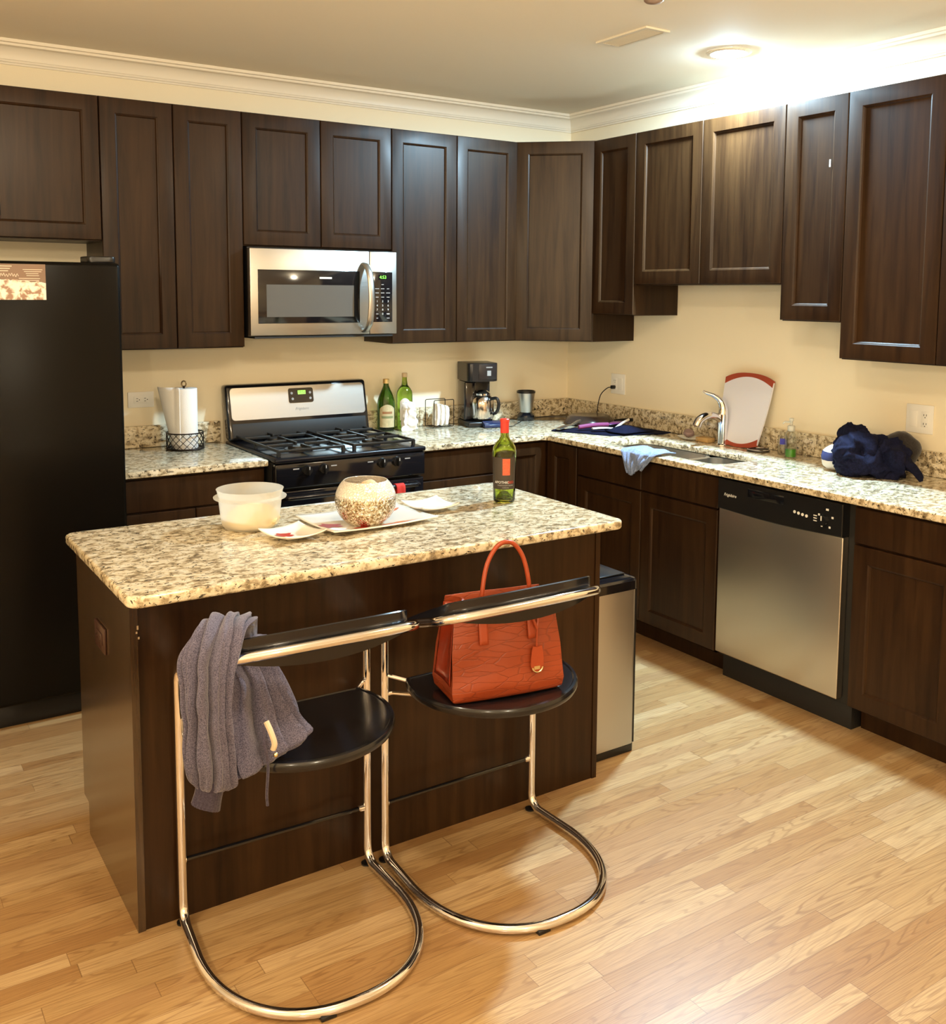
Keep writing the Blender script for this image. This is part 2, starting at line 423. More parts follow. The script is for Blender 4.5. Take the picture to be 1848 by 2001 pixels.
def glass(name, col, rough=0.0, ior=1.45):
    m, nt, p = newmat(name); p.inputs['Base Color'].default_value = (*col, 1); p.inputs['Transmission Weight'].default_value = 1
    p.inputs['Roughness'].default_value = rough; p.inputs['IOR'].default_value = ior; return m
M_GREEN = glass('green_bottle_glass', (0.58, 0.64, 0.14))
M_DGREEN = glass('dark_green_bottle', (0.07, 0.15, 0.015))
M_CLEAR = glass('clear_plastic', (0.92, 0.93, 0.90), 0.05, 1.3)
def fabric(name, c1, c2, scale=260, bump=0.5, thr=(0.4, 0.6), sheen=0.3):
    m, nt, p = newmat(name)
    tc = node(nt, 'ShaderNodeTexCoord').outputs['Object']
    n = node(nt, 'ShaderNodeTexNoise', {'Vector': tc, 'Scale': scale, 'Detail': 4.0, 'Roughness': 0.7})
    L(nt, ramp(nt, n.outputs[0], [(thr[0], c1), (thr[1], c2)]), p.inputs['Base Color'])
    p.inputs['Roughness'].default_value = 0.9; p.inputs['Sheen Weight'].default_value = sheen; p.inputs['Specular IOR Level'].default_value = 0.15
    bp = node(nt, 'ShaderNodeBump', {'Height': n.outputs[0], 'Strength': bump, 'Distance': 0.001}); L(nt, bp.outputs[0], p.inputs['Normal'])
    return m
M_HOOD = fabric('heather_grey_fleece', (0.045, 0.042, 0.072), (0.155, 0.142, 0.205), 420)
M_CUFF = fabric('ribbed_cuff', (0.030, 0.024, 0.045), (0.06, 0.05, 0.08))
M_NAVY = fabric('navy_cloth', (0.0025, 0.0030, 0.012), (0.0065, 0.0075, 0.028), 120, sheen=0.0)
M_BLUE = fabric('pale_blue_cloth', (0.14, 0.19, 0.33), (0.24, 0.30, 0.47), 180)
M_DCAP = fabric('black_knit', (0.010, 0.008, 0.008), (0.03, 0.024, 0.02), 200)
M_WCLOTH = fabric('white_cloth', (0.70, 0.66, 0.60), (0.85, 0.80, 0.74), 180)

def croc():
    m, nt, p = newmat('embossed_orange_leather')
    tc = node(nt, 'ShaderNodeTexCoord').outputs['Object']
    mp = node(nt, 'ShaderNodeMapping', {'Vector': tc, 'Scale': (14.0, 14.0, 56.0)})
    ds = node(nt, 'ShaderNodeTexNoise', {'Vector': tc, 'Scale': 14.0, 'Detail': 2.0})
    vv = node(nt, 'ShaderNodeVectorMath', {0: mp.outputs[0], 1: node(nt, 'ShaderNodeVectorMath', {0: ds.outputs[1], 3: 0.9}, operation='SCALE').outputs[0]}, operation='ADD')
    vo = node(nt, 'ShaderNodeTexVoronoi', {'Vector': vv.outputs[0], 'Scale': 1.0}, feature='DISTANCE_TO_EDGE')
    h = ramp(nt, vo.outputs[0], [(0.0, (0, 0, 0)), (0.06, (1, 1, 1))])
    c = mixc(nt, h, (0.19, 0.028, 0.006), (0.26, 0.040, 0.009))
    L(nt, c, p.inputs['Base Color']); p.inputs['Roughness'].default_value = 0.38
    bp = node(nt, 'ShaderNodeBump', {'Height': h, 'Strength': 0.35, 'Distance': 0.0015}); L(nt, bp.outputs[0], p.inputs['Normal'])
    return m
M_BAG = croc()
M_BAGS = plain('orange_leather', (0.32, 0.050, 0.014), 0.36, bump=0.2, bscale=300)
M_BAGR = plain('red_patent_leather', (0.27, 0.028, 0.008), 0.20, coat=0.4)
M_GOLD = plain('pale_gold', (0.80, 0.68, 0.42), 0.25, metal=1)

# ------------------------------------------------------------------ room shell
X0, Y0 = -6.2, -7.5
struct('floor', B().box(X0, 0, Y0, 0, -0.05, 0), M_OAK, smooth=False)
struct('ceiling', B().box(X0, 0, Y0, 0, ZC, ZC+0.05), M_CEIL, smooth=False)
struct('wall_back', B().box(X0-0.1, 0.1, 0, 0.1, -0.05, ZC+0.05), M_WALL, smooth=False)
struct('wall_right', B().box(0, 0.1, Y0, 0, -0.05, ZC+0.05), M_WALL, smooth=False)
struct('wall_left', B().box(X0-0.1, X0, Y0, 0, -0.05, ZC+0.05), M_WALL, smooth=False)
struct('wall_front', B().box(X0-0.1, 0.1, Y0-0.1, Y0, -0.05, ZC+0.05), M_WALL, smooth=False)
prof = [(0, 2.594), (0.007, 2.594), (0.009, 2.602), (0.013, 2.604), (0.015, 2.612)]
for k in range(9):
    a = PI/2*k/8; prof.append((0.017+0.036*(1-math.cos(a)), 2.614+0.050*math.sin(a)))
prof += [(0.055, 2.666), (0.057, 2.674), (0.066, 2.677), (0.066, ZC)]
b = B(); b.loops([[(X0, -d, z) for d, z in prof], [(-d, -d, z) for d, z in prof], [(-d, Y0, z) for d, z in prof]], close=False)
struct('trim_1', b, M_TRIM, angle=25)

# ------------------------------------------------------------------ cabinets
UD = 0.3153
def mapA(wall):
    if wall == 'back': return lambda a, d, z: (a, -d, z)
    if wall == 'right': return lambda a, d, z: (-d, a, z)
def box_m(b, M, a0, a1, d0, d1, z0, z1, bev=0):
    p = M(a0, d0, z0); q = M(a1, d1, z1)
    b.box(min(p[0], q[0]), max(p[0], q[0]), min(p[1], q[1]), max(p[1], q[1]), z0, z1, bev)
def door_bm(M, a0, a1, z0, z1, d, th=0.02, fwid=0.062, flat=False):
    """frame-and-panel door standing th in front of depth d"""
    b = B()
    if flat: seq = [(0, -th), (0, -0.004), (0.0025, -0.0005), (0.006, 0)]
    else: seq = [(0, -th), (0, -0.004), (0.0025, -0.0005), (0.005, 0), (fwid, 0), (fwid+0.002, -0.0015), (fwid+0.006, -0.0035), (fwid+0.009, -0.008), (fwid+0.010, -0.0095)]
    rings = []
    for ins, dep in seq:
        dd = d+th+dep
        rings.append([M(a0+ins, dd, z0+ins), M(a1-ins, dd, z0+ins), M(a1-ins, dd, z1-ins), M(a0+ins, dd, z1-ins)])
    b.loops(rings)
    return b
def cabinet(label, wall, a0, a1, z0, z1, depth, doors, cat='cabinet', group=None, kick=False, cw=0.0015, name='wall_cabinet'):
    M = mapA(wall); c = M((a0+a1)/2, depth/2, z0)
    t = thing(name, label, cat, c, group=group)
    b = B(); box_m(b, M, a0+cw, a1-cw, 0.001, depth, z0+(0.105 if kick else 0), z1)
    if kick: box_m(b, M, a0+cw, a1-cw, 0.001, depth-0.085, z0, z0+0.105)
    b.obj('cabinet_body', M_CAB, t, smooth=False)
    for (d0, d1, zz0, zz1, kind) in doors:
        door_bm(M, d0+0.0015, d1-0.0015, zz0, zz1, depth, flat=(kind == 'drawer_front')).obj(kind, M_CAB, t, angle=20)
    return t
ZB, ZT = 1.3874, 2.4531
x6, x5, x4, x3, x2, xa, x1 = -2.7473, -2.4417, -2.1338, -1.7509, -1.3716, -0.9906, -0.6051
GU = 'dark wood wall cabinets'
CD = UD-0.02
e = 0.004
def dd(a0, a1, z0, z1, k='door'): return (a0, a1, z0+e, z1-e, k)
cabinet('dark wood cabinet above the black refrigerator', 'back', -3.66, x6, 1.851, ZT, CD, [dd(-3.66, -3.2036, 1.851, ZT), dd(-3.2036, x6, 1.851, ZT)], group=GU)
cabinet('tall two-door dark wood wall cabinet between refrigerator and microwave', 'back', x6, x4, ZB, ZT, CD, [dd(x6, x5, ZB, ZT), dd(x5, x4, ZB, ZT)], group=GU)
cabinet('short two-door dark wood cabinet directly above the microwave', 'back', x4, x2, 1.852, ZT, CD, [dd(x4, x3, 1.852, ZT), dd(x3, x2, 1.852, ZT)], group=GU)
cabinet('tall two-door wall cabinet right of the microwave, above the coffee maker', 'back', x2, x1, ZB, ZT, CD, [dd(x2, xa, ZB, ZT), dd(xa, x1, ZB, ZT)], group=GU)
y1, y2, y3, y4, y5, y6 = -0.5898, -0.9273, -1.3843, -1.8628, -2.1725, -2.5961
# diagonal corner cabinet
t = thing('wall_cabinet', 'dark wood corner wall cabinet set diagonally across the corner', 'cabinet', (-0.25, -0.25, ZB), group=GU)
B().prism([(-0.001, -0.001), (x1+0.001, -0.001), (x1+0.001, -CD), (-CD, y1+0.001), (-0.001, y1+0.001)], ZB, ZT).obj('cabinet_body', M_CAB, t, smooth=False)
P0 = Vector((x1, -CD, 0)); P1 = Vector((-CD, y1, 0)); du = (P1-P0).normalized(); nn = Vector((du.y, -du.x, 0))
if nn.x+nn.y > 0: nn = -nn
Ld = (P1-P0).length
def Mdiag(a, d, z): q = P0+du*a+nn*d; return (q.x, q.y, z)
door_bm(Mdiag, 0.006, Ld-0.006, ZB+e, ZT-e, 0.001).obj('door', M_CAB, t, angle=20)
cabinet('narrow single-door wall cabinet just right of the diagonal corner cabinet', 'right', y2, y1, 1.536, ZT, CD, [dd(y2, y1, 1.536, ZT)], group=GU)
cabinet('short two-door wall cabinet centred above the sink', 'right', y4, y2, 1.6918, ZT, CD, [dd(y3, y2, 1.6918, ZT), dd(y4, y3, 1.6918, ZT)], group=GU)
c8 = cabinet('narrow wall cabinet right of the sink cabinets, with a small sticker on its door', 'right', y5, y4, 1.536, ZT, CD, [dd(y5, y4, 1.536, ZT)], group=GU)
B().box(-UD-0.0006+0.0, -UD+0.0002, -2.097, -2.090, 2.165, 2.195).obj('sticker', M_WPAINT, c8, smooth=False)
cabinet('tallest right-hand wall cabinet, hanging lowest above the navy jacket', 'right', y5-0.85, y5, ZB, ZT, CD, [dd(y6, y5, ZB, ZT), dd(y5-0.85, y6, ZB, ZT)], group=GU)

# base cabinets
GB = 'dark wood base cabinets'; BD = 0.60; BT = 0.8837
DZ = 0.735
cabinet('dark wood base cabinet between refrigerator and range', 'back', -2.775, -2.160, 0, BT, BD,
        [(-2.77, -2.165, DZ+0.004, BT-0.012, 'drawer_front'), (-2.77, -2.47, 0.115, DZ-0.004, 'door'), (-2.47, -2.165, 0.115, DZ-0.004, 'door')], group=GB, kick=True, name='base_cabinet')
cabinet('dark wood base cabinet right of the range, behind the wine bottle', 'back', -1.39, -0.935, 0, BT, BD,
        [(-1.385, -0.94, DZ+0.004, BT-0.012, 'drawer_front'), (-1.385, -0.94, 0.115, DZ-0.004, 'door')], group=GB, kick=True, name='base_cabinet')
t = thing('base_cabinet', 'dark wood corner base cabinet with doors meeting in the inside corner', 'cabinet', (-0.3, -0.3, 0), group=GB)
B().prism([(-0.001, -0.001), (-0.933, -0.001), (-0.933, -BD), (-BD, -BD), (-BD, -0.873), (-0.001, -0.873)], 0.105, BT).prism([(-0.002, -0.002), (-0.933, -0.002), (-0.933, -0.515), (-0.515, -0.515), (-0.515, -0.873), (-0.002, -0.873)], 0, 0.105).obj('cabinet_body', M_CAB, t, smooth=False)
door_bm(mapA('back'), -0.93, -0.625, 0.115, BT-0.012, BD).obj('door', M_CAB, t, angle=20)
door_bm(mapA('right'), -0.868, -0.625, 0.115, BT-0.012, BD).obj('door', M_CAB, t, angle=20)
# sink base: open-topped so the bowls hang inside it
t = thing('base_cabinet', 'dark wood sink base cabinet left of the dishwasher', 'cabinet', (-0.3, -1.35, 0), group=GB)
bb = B()
ya, yb = -1.829, -0.876
bb.box(-BD, -BD+0.018, ya, yb, 0.105, BT); bb.box(-BD, -0.001, ya, ya+0.018, 0.105, BT); bb.box(-BD, -0.001, yb-0.018, yb, 0.105, BT)
bb.box(-0.014, -0.001, ya, yb, 0.105, BT); bb.box(-BD, -0.001, ya, yb, 0.105, 0.125); bb.box(-0.515, -0.001, ya, yb, 0, 0.105)
bb.obj('cabinet_body', M_CAB, t, smooth=False)
for (a0, a1) in ((-1.347, -0.88), (-1.826, -1.351)):
    door_bm(mapA('right'), a0, a1, DZ+0.004, BT-0.012, BD, flat=True).obj('drawer_front', M_CAB, t, angle=20)
    door_bm(mapA('right'), a0, a1, 0.115, DZ-0.004, BD).obj('door', M_CAB, t, angle=20)
cabinet('dark wood base cabinet right of the dishwasher', 'right', -3.35, -2.492, 0, BT, BD,
        [(-3.345, -2.50, DZ+0.004, BT-0.012, 'drawer_front'), (-2.925, -2.50, 0.115, DZ-0.004, 'door'), (-3.345, -2.925, 0.115, DZ-0.004, 'door')], group=GB, kick=True, name='base_cabinet')

# ------------------------------------------------------------------ countertops
CT = 0.914; CF = 0.6428
def counter(label, outer, holes=(), zb=None, splash=(), loc=(0, 0, 0)):
    t = thing('countertop', label, 'countertop', loc)
    slab('slab', outer, holes, zb or BT+0.0005, CT, 0.006, M_GRAN, t)
    for (x0, x1, yy0, yy1) in splash:
        B().box(x0, x1, yy0, yy1, CT+0.0003, 1.016, 0.003).obj('backsplash', M_GRAN, t)
    return t
counter('granite countertop left of the range', [(-2.778, -0.002), (-2.778, -CF), (-2.158, -CF), (-2.158, -0.002)], splash=[(-2.778, -2.158, -0.022, -0.002)], loc=(-2.46, -0.3, BT))
outer = [(p.x, p.y) for p in fillet([(-1.392, -0.002, 0), (-1.392, -CF, 0), (-CF, -CF, 0), (-CF, -3.36, 0), (-0.002, -3.36, 0), (-0.002, -0.002, 0)], [0, 0, 0.03, 0, 0, 0], True)]
SX0, SX1, SY0, SY1 = -0.560, -0.265, -1.765, -1.0
counter('L-shaped granite countertop around the corner with the sink', outer, [rrect(SX0, SX1, SY0, SY1, 0.07)], splash=[(-1.392, -0.002, -0.022, -0.002), (-0.022, -0.002, -3.36, -0.0225)], loc=(-0.5, -0.5, BT))

# ------------------------------------------------------------------ sink and faucet
t = thing('sink', 'double-bowl stainless steel sink set into the granite', 'sink', (-0.41, -1.38, 0.70))
def bowl(y0_, y1_, zt):
    b = B(); rings = []
    for (ins, z) in [(-0.012, zt), (0.0, zt), (0.0, zt-0.02), (0.006, zt-0.14), (0.02, zt-0.17), (0.05, zt-0.18), (0.11, zt-0.183)]:
        rr = max(0.01, 0.065-ins*0.3)
        rings.append([(x, y, z) for x, y in rrect(SX0+ins, SX1-ins, y0_+ins, y1_-ins, rr)])
    b.loops(rings, True, False, True)
    return b.obj('bowl', M_SINK, t, angle=40, mods=[('SOLIDIFY', dict(thickness=0.0015, offset=-1))])
for (a, c) in ((-1.452, SY1+0.004), (SY0-0.004, -1.478)):
    bo = bowl(a, c, 0.8825)
    B().lathe([(0.045, 0), (0.045, 0.004), (0.03, 0.005), (0.02, 0.002)], ((SX0+SX1)/2, (a+c)/2, 0.702), 24).obj('drain', M_CHROME, bo)
B().box(SX0+0.03, SX1-0.03, -1.479, -1.451, 0.876, 0.8835, 0.003).obj('divider', M_SINK, t)

t = thing('faucet', 'chrome single-handle faucet behind the sink', 'faucet', (-0.115, -1.37, CT))
FXc, FYc = -0.115, -1.372
B().lathe([(0.030, 0), (0.030, 0.004), (0.024, 0.008), (0.0225, 0.04), (0.024, 0.10), (0.0265, 0.15), (0.0265, 0.152)], (FXc, FYc, CT), 28).obj('faucet_body', M_CHROME, t)
pts = catmull([(FXc, FYc, CT+0.150), (FXc+0.001, FYc+0.001, CT+0.185), (FXc-0.008, FYc+0.010, CT+0.215), (FXc-0.028, FYc+0.035, CT+0.240), (FXc-0.05, FYc+0.062, CT+0.252), (FXc-0.06, FYc+0.078, CT+0.262)], 6)
B().tube(pts, 0.0265, seg=16, rf=lambda s: 1-0.42*min(1, s*2.2)-0.40*max(0, s-0.35)/0.65).obj('lever_handle', M_CHROME, t)
pts = catmull([(FXc, FYc, CT+0.115), (FXc-0.04, FYc+0.012, CT+0.142), (FXc-0.085, FYc+0.022, CT+0.148), (FXc-0.125, FYc+0.032, CT+0.128), (FXc-0.142, FYc+0.036, CT+0.098)], 6)
B().tube(pts, 0.019, seg=16, rf=lambda s: 0.85+0.35*s).obj('spout', M_CHROME, t)

# ------------------------------------------------------------------ range
RX0, RX1 = -2.150, -1.398; RF = -0.695
t = thing('gas_range', 'black and stainless gas range with a green clock', 'range', ((RX0+RX1)/2, -0.35, 0))
B().box(RX0+0.003, RX1-0.003, -0.655, -0.025, 0.02, 0.90).obj('range_body', M_BLACKM, t, smooth=False)
ck = B().box(RX0, RX1, -0.705, -0.06, 0.900, 0.922, 0.008, 3).obj('cooktop', plain('cooktop_enamel', (0.006, 0.006, 0.009), 0.26, spec=0.35), t)
b = B()
for (bx, by, br) in [(-1.955, -0.22, 0.04), (-1.955, -0.50, 0.05), (-1.59, -0.22, 0.045), (-1.59, -0.50, 0.04)]:
    bc = B(); bc.lathe([(br*1.3, 0), (br*1.3, 0.008), (br, 0.010), (br, 0.018), (br*0.96, 0.022), (0.001, 0.023)], (bx, by, 0.922), 24).obj('burner', M_IRON, t)
for gx in (-1.955, -1.59):
    b = B(); w = 0.155; zt = 0.952
    for yy in (-0.085, -0.365, -0.645):
        b.box(gx-w, gx+w, yy-0.006, yy+0.006, zt-0.012, zt, 0.003)
    for xx in (gx-w, gx+w):
        b.box(xx-0.006, xx+0.006, -0.651, -0.079, zt-0.012, zt, 0.003)
        for yy in (-0.085, -0.365, -0.645): b.box(xx-0.007, xx+0.007, yy-0.007, yy+0.007, 0.9225, zt-0.004)
    for by in (-0.22, -0.50):
        for dx, dy in ((1, 0), (-1, 0), (0, 1), (0, -1)):
            xa_, xb_ = sorted((gx+dx*0.028, gx+dx*w)); ya_, yb_ = sorted((by+dy*0.028, by+dy*0.142))
            if dx: b.box(xa_, xb_, by-0.005, by+0.005, zt-0.010, zt+0.004, 0.002)
            else: b.box(gx-0.005, gx+0.005, ya_, yb_, zt-0.010, zt+0.004, 0.002)
    b.obj('grate', M_IRON, t)
B().box(RX0+0.002, RX1-0.002, -0.700, -0.655, 0.785, 0.899, 0.010, 3).obj('control_panel', M_BLACKG, t)
for kx in (-2.000, -1.922, -1.631, -1.553):
    b = B(); b.cyl((kx, -0.6985, 0.862), (kx, -0.712, 0.862), 0.024, 0.021, 24); b.box(kx-0.005, kx+0.005, -0.728, -0.711, 0.842, 0.882, 0.003)
    k = b.obj('knob', M_BLACK, t)
    B().box(kx-0.001, kx+0.001, -0.7288, -0.7278, 0.868, 0.881).obj('knob_pointer', M_WPAINT, k, smooth=False)
for i, kx in enumerate((-2.052, -1.872, -1.690, -1.497)):
    B().box(kx-0.014, kx+0.014, -0.7008, -0.6998, 0.869, 0.874).obj('dial_marking', M_GREY, t, smooth=False)
d = B().box(RX0+0.004, RX1-0.004, -0.690, -0.657, 0.19, 0.775, 0.008, 3).obj('oven_door', M_BLACKG, t)
B().box(RX0+0.012, RX1-0.012, -0.6935, -0.6895, 0.20, 0.695, 0.001).obj('door_panel', M_STEELX, d, smooth=False)
B().box(RX0+0.14, RX1-0.14, -0.6965, -0.6930, 0.30, 0.55, 0.001).obj('oven_window', M_BLACKG, d, smooth=False)
b = B(); b.tube(fillet([(RX0+0.05, -0.69, 0.750), (RX0+0.05, -0.735, 0.750), (RX1-0.05, -0.735, 0.750), (RX1-0.05, -0.69, 0.750)], 0.02, False, 5), 0.011, seg=12); b.obj('oven_handle', M_BLACKG, d)
B().box(RX0+0.004, RX1-0.004, -0.688, -0.657, 0.03, 0.180, 0.006).obj('storage_drawer', M_BLACKG, t)
# backguard
bg = B().box(RX0, RX1, -0.108, -0.046, 0.923, 1.192, 0.016, 4).obj('backguard', M_BLACKG, t)
def tiltbg(o):
    for v in o.data.vertices: v.co.y += (v.co.z-1.0)*0.22
def panel_xz(b, x0, x1, z0, z1, r, y_front, th, n=6):
    pl = rrect(x0, x1, z0, z1, r, n)
    b.loops([[(p[0], y_front+th, p[1]) for p in pl], [(p[0], y_front+0.001, p[1]) for p in pl],
             [(x0+x1)/2+(p[0]-(x0+x1)/2)*0.997 and ((x0+x1)/2+(p[0]-(x0+x1)/2)*0.997, y_front, (z0+z1)/2+(p[1]-(z0+z1)/2)*0.992) for p in pl]])
    return b
panel_xz(B(), RX0+0.020, RX1-0.018, 1.022, 1.177, 0.018, -0.1115, 0.004).obj('steel_panel', M_STEELX, bg)
dp = panel_xz(B(), -1.832, -1.700, 1.092, 1.164, 0.010, -0.1145, 0.003).obj('display', M_BLACKG, bg)
B().box(-1.782, -1.741, -0.1155, -0.1143, 1.133, 1.152).obj('backlight', M_LCDB, dp, smooth=False)
for (ux, uz) in [(-1.815, 1.140), (-1.812, 1.112), (-1.717, 1.140), (-1.717, 1.112)]:
    B().cyl((ux, -0.1142, uz), (ux, -0.1155, uz), 0.0065, seg=12).obj('button', M_GREY, dp)
text('clock_digits', '10:52', 0.017, (-1.7615, -0.1158, 1.1425), '-Y', M_BLACKM, dp)
text('brand_lettering', 'Frigidaire', 0.019, (-1.766, -0.1120, 1.062), '-Y', M_GREY, bg, shear=0.3)
b = B(); b.box(RX0+0.02, RX1-0.02, -0.109, -0.1075, 0.940, 1.006, 0.0005); b.obj('vent_strip', M_BLACKM, bg)
for o_ in [bg]+list(bg.children)+list(dp.children): tiltbg(o_)
for yy in (-0.60, -0.08):
    for xx in (RX0+0.06, RX1-0.06): B().cyl((xx, yy, 0.0), (xx, yy, 0.021), 0.015).obj('foot', M_BLACK, t)
# red towel on the oven handle
def f(u, v):
    s = v*2-1; x = -1.560+(u-0.5)*0.045
    ang = v*PI*1.0
    if v < 0.35: z = 0.60+v/0.35*0.150; y = -0.7485-0.002*math.sin(u*9)
    elif v < 0.65: a = (v-0.35)/0.3*PI; z = 0.750+0.0135*math.sin(a); y = -0.735-0.0135*math.cos(a)
    else: z = 0.750-(v-0.65)/0.35*0.10; y = -0.7215
    return (x+0.003*math.sin(v*7), y, z)
b = B(); b.grid(f, 10, 24)
tag(b.obj('dish_towel', M_RED, loc=(-1.545, -0.735, 0.60), mods=[('SOLIDIFY', dict(thickness=0.003, offset=0))]), 'red towel hanging on the oven door handle', 'towel')

# ------------------------------------------------------------------ microwave
MX0, MX1, MF = -2.128, -1.377, -0.376
MZ0, MZ1 = 1.4415, 1.8415
t = thing('microwave', 'stainless over-the-range microwave with a curved handle', 'microwave', ((MX0+MX1)/2, -0.19, MZ0))
B().box(MX0+0.002, MX1-0.002, -0.335, -0.002, MZ0-0.004, MZ1+0.006).obj('microwave_body', M_BLACK, t, smooth=False)
dr = B().box(MX0, MX1-0.150+0.0, MF, -0.336, MZ0, MZ1, 0.004).obj('microwave_door', M_STEELX, t)
B().box(MX1-0.1485, MX1, MF, -0.336, MZ0, MZ1, 0.004).obj('front_frame', M_STEELX, t)
wn_ = B().box(-2.092, -1.580, MF-0.0025, MF+0.001, 1.498, 1.745, 0.001).obj('window_frame', M_BLACKG, dr)
B().box(-2.052, -1.612, MF-0.0040, MF-0.0022, 1.528, 1.677).obj('window_glass', M_WINDOWG, dr, smooth=False)
B().box(-1.790, -1.727, MF-0.0042, MF-0.0020, 1.706, 1.715).obj('brand_badge', M_WPAINT, dr, smooth=False)
hp = catmull([(-1.556, MF, 1.782), (-1.552, MF-0.022, 1.770), (-1.548, MF-0.050, 1.72), (-1.546, MF-0.062, 1.62), (-1.548, MF-0.050, 1.51), (-1.552, MF-0.022, 1.468), (-1.556, MF, 1.456)], 6)
bh = B(); rings = []
for i, p in enumerate(hp):
    tdir = (hp[min(i+1, len(hp)-1)]-hp[max(i-1, 0)]).normalized(); nrm = tdir.cross(Vector((1, 0, 0))).normalized()
    rings.append([p+Vector((1, 0, 0))*(0.017*math.cos(2*PI*k/16))+nrm*(0.008*math.sin(2*PI*k/16)) for k in range(16)])
bh.loops(rings); bh.obj('microwave_handle', M_STEELX, dr)
cpn = B().box(-1.511, -1.403, MF-0.0028, MF+0.001, 1.500, 1.744, 0.001).obj('control_panel', M_BLACKG, t)
B().box(-1.480, -1.430, MF-0.0034, MF-0.0026, 1.706, 1.730).obj('display_window', M_BLACKG, cpn, smooth=False)
text('clock_digits', '4:53', 0.022, (-1.455, MF-0.0036, 1.718), '-Y', M_LCD, cpn)
keys = [['', 'AUTO', ''], ['Popcorn', 'Potato', 'Melt'], ['Snacks', 'Reheat', 'Defrost'], ['Power', 'Timer', 'Clock'], ['1', '2', '3'], ['4', '5', '6'], ['7', '8', '9'], ['Stop', '0', 'START'], ['Fan', '', 'Light']]
for r_, rowk in enumerate(keys):
    for c_, k_ in enumerate(rowk):
        if k_:
            big = len(k_) == 1
            kx_, kz_ = -1.487+c_*0.030, 1.683-r_*0.0205
            if big: text('key_marking', k_, 0.014, (kx_, MF-0.0032, kz_), '-Y', M_WPAINT, cpn)
            else: B().box(kx_-0.0016*len(k_), kx_+0.0016*len(k_), MF-0.0034, MF-0.0026, kz_-0.002, kz_+0.002).obj('key_marking', M_WPAINT if k_ == 'START' else M_GREY, cpn, smooth=False)
b = B().box(MX0+0.02, MX1-0.02, -0.37, -0.05, MZ0-0.012, MZ0-0.0035); b.obj('underside_vent', M_BLACKM, t, smooth=False)

# ------------------------------------------------------------------ dishwasher
t = thing('dishwasher', 'stainless dishwasher with a black control strip', 'dishwasher', (-0.3, -2.15, 0))
DW0, DW1 = -2.456, -1.838
B().box(-0.585, -0.02, -2.488, -1.833, 0.10, 0.880).obj('dishwasher_tub', M_BLACKM, t, smooth=False)
B().box(-0.565, -0.50, -2.486, -1.834, 0.0, 0.098, 0.002).obj('kick_panel', M_BLACKM, t)
B().box(-0.622, -0.586, DW0, DW1, 0.122, 0.747, 0.004, 3).obj('dishwasher_door', M_STEELY, t)
def dwp(zb_l):
    b = B(); ring_f, ring_b = [], []
    N = 16
    top = [(DW1-(DW1-DW0)*i/N, 0.874) for i in range(N+1)]
    bot = [(DW0+(DW1-DW0)*i/N, 0.749-0.010*math.sin(PI*i/N)) for i in range(N+1)]
    pl = top+bot
    b.loops([[(-0.586, p[0], p[1]) for p in pl], [(-0.628, p[0], p[1]) for p in pl], [(-0.631, DW0+(p[0]-DW0)*0.994+0.002, 0.812+(p[1]-0.812)*0.96) for p in pl]])
    return b
cpd = dwp(0).obj('control_panel', M_BLACK, t, angle=30)
B().box(-0.6325, -0.6305, -2.185, -2.0, 0.822, 0.858, 0.001).obj('latch_handle', M_BLACKG, cpd)
text('brand_lettering', 'Frigidaire', 0.018, (-0.6314, -1.905, 0.812), '-X', M_WPAINT, cpd, shear=0.3)
for i in range(4): B().cyl((-0.6308, -2.238-0.019*i, 0.806-0.002*i), (-0.6322, -2.238-0.019*i, 0.806-0.002*i), 0.0062, seg=12).obj('button', M_WPAINT, cpd)
for i in range(3): B().box(-0.6316, -0.6306, -2.343, -2.327, 0.788+0.010*i, 0.792+0.010*i).obj('indicator_marking', M_WPAINT, cpd, smooth=False)
kb = B().cyl((-0.6300, -2.377, 0.800), (-0.650, -2.377, 0.800), 0.022, 0.019, 24); kn = kb.obj('dial_knob', M_BLACK, cpd)
B().box(-0.6520, -0.6500, -2.379, -2.375, 0.800, 0.818).obj('dial_pointer', M_WPAINT, kn, smooth=False)
for (yy, zz, w) in [(-2.389, 0.842, 0.012), (-2.413, 0.815, 0.009), (-2.402, 0.776, 0.008), (-2.366, 0.776, 0.008), (-2.352, 0.817, 0.008)]:
    B().box(-0.6316, -0.6304, yy-w/2, yy+w/2, zz-0.004, zz+0.004).obj('dial_marking', M_WPAINT, cpd, smooth=False)

# ------------------------------------------------------------------ refrigerator
t = thing('refrigerator', 'black refrigerator at the left edge of the room', 'refrigerator', (-3.24, -0.4, 0))
FR = -2.790
B().box(-3.70, FR-0.004, -0.715, -0.03, 0.015, 1.735, 0.004).obj('refrigerator_body', M_FRIDGE, t)
fd = B().box(-3.335, FR, -0.790, -0.722, 0.095, 1.748, 0.016, 4).obj('right_door', M_FRIDGE, t)
B().box(-3.70, -3.341, -0.790, -0.722, 0.095, 1.748, 0.016, 4).obj('left_door', M_FRIDGE, t)
B().box(FR-0.012, FR-0.006, -0.7225, -0.714, 0.10, 1.74).obj('door_gasket', M_BLACKM, t)
B().box(-3.69, FR-0.012, -0.735, -0.70, 0.0, 0.088, 0.004).obj('kick_grille', M_BLACK, t)
pl = [(p.x, p.y) for p in fillet([(-2.915, -0.66, 0), (-2.90, -0.755, 0), (-2.800, -0.772, 0), (-2.797, -0.66, 0)], 0.02, True, 4)]
B().prism(pl, 1.7485, 1.772, 0.004).obj('hinge_cover', M_BLACK, t)
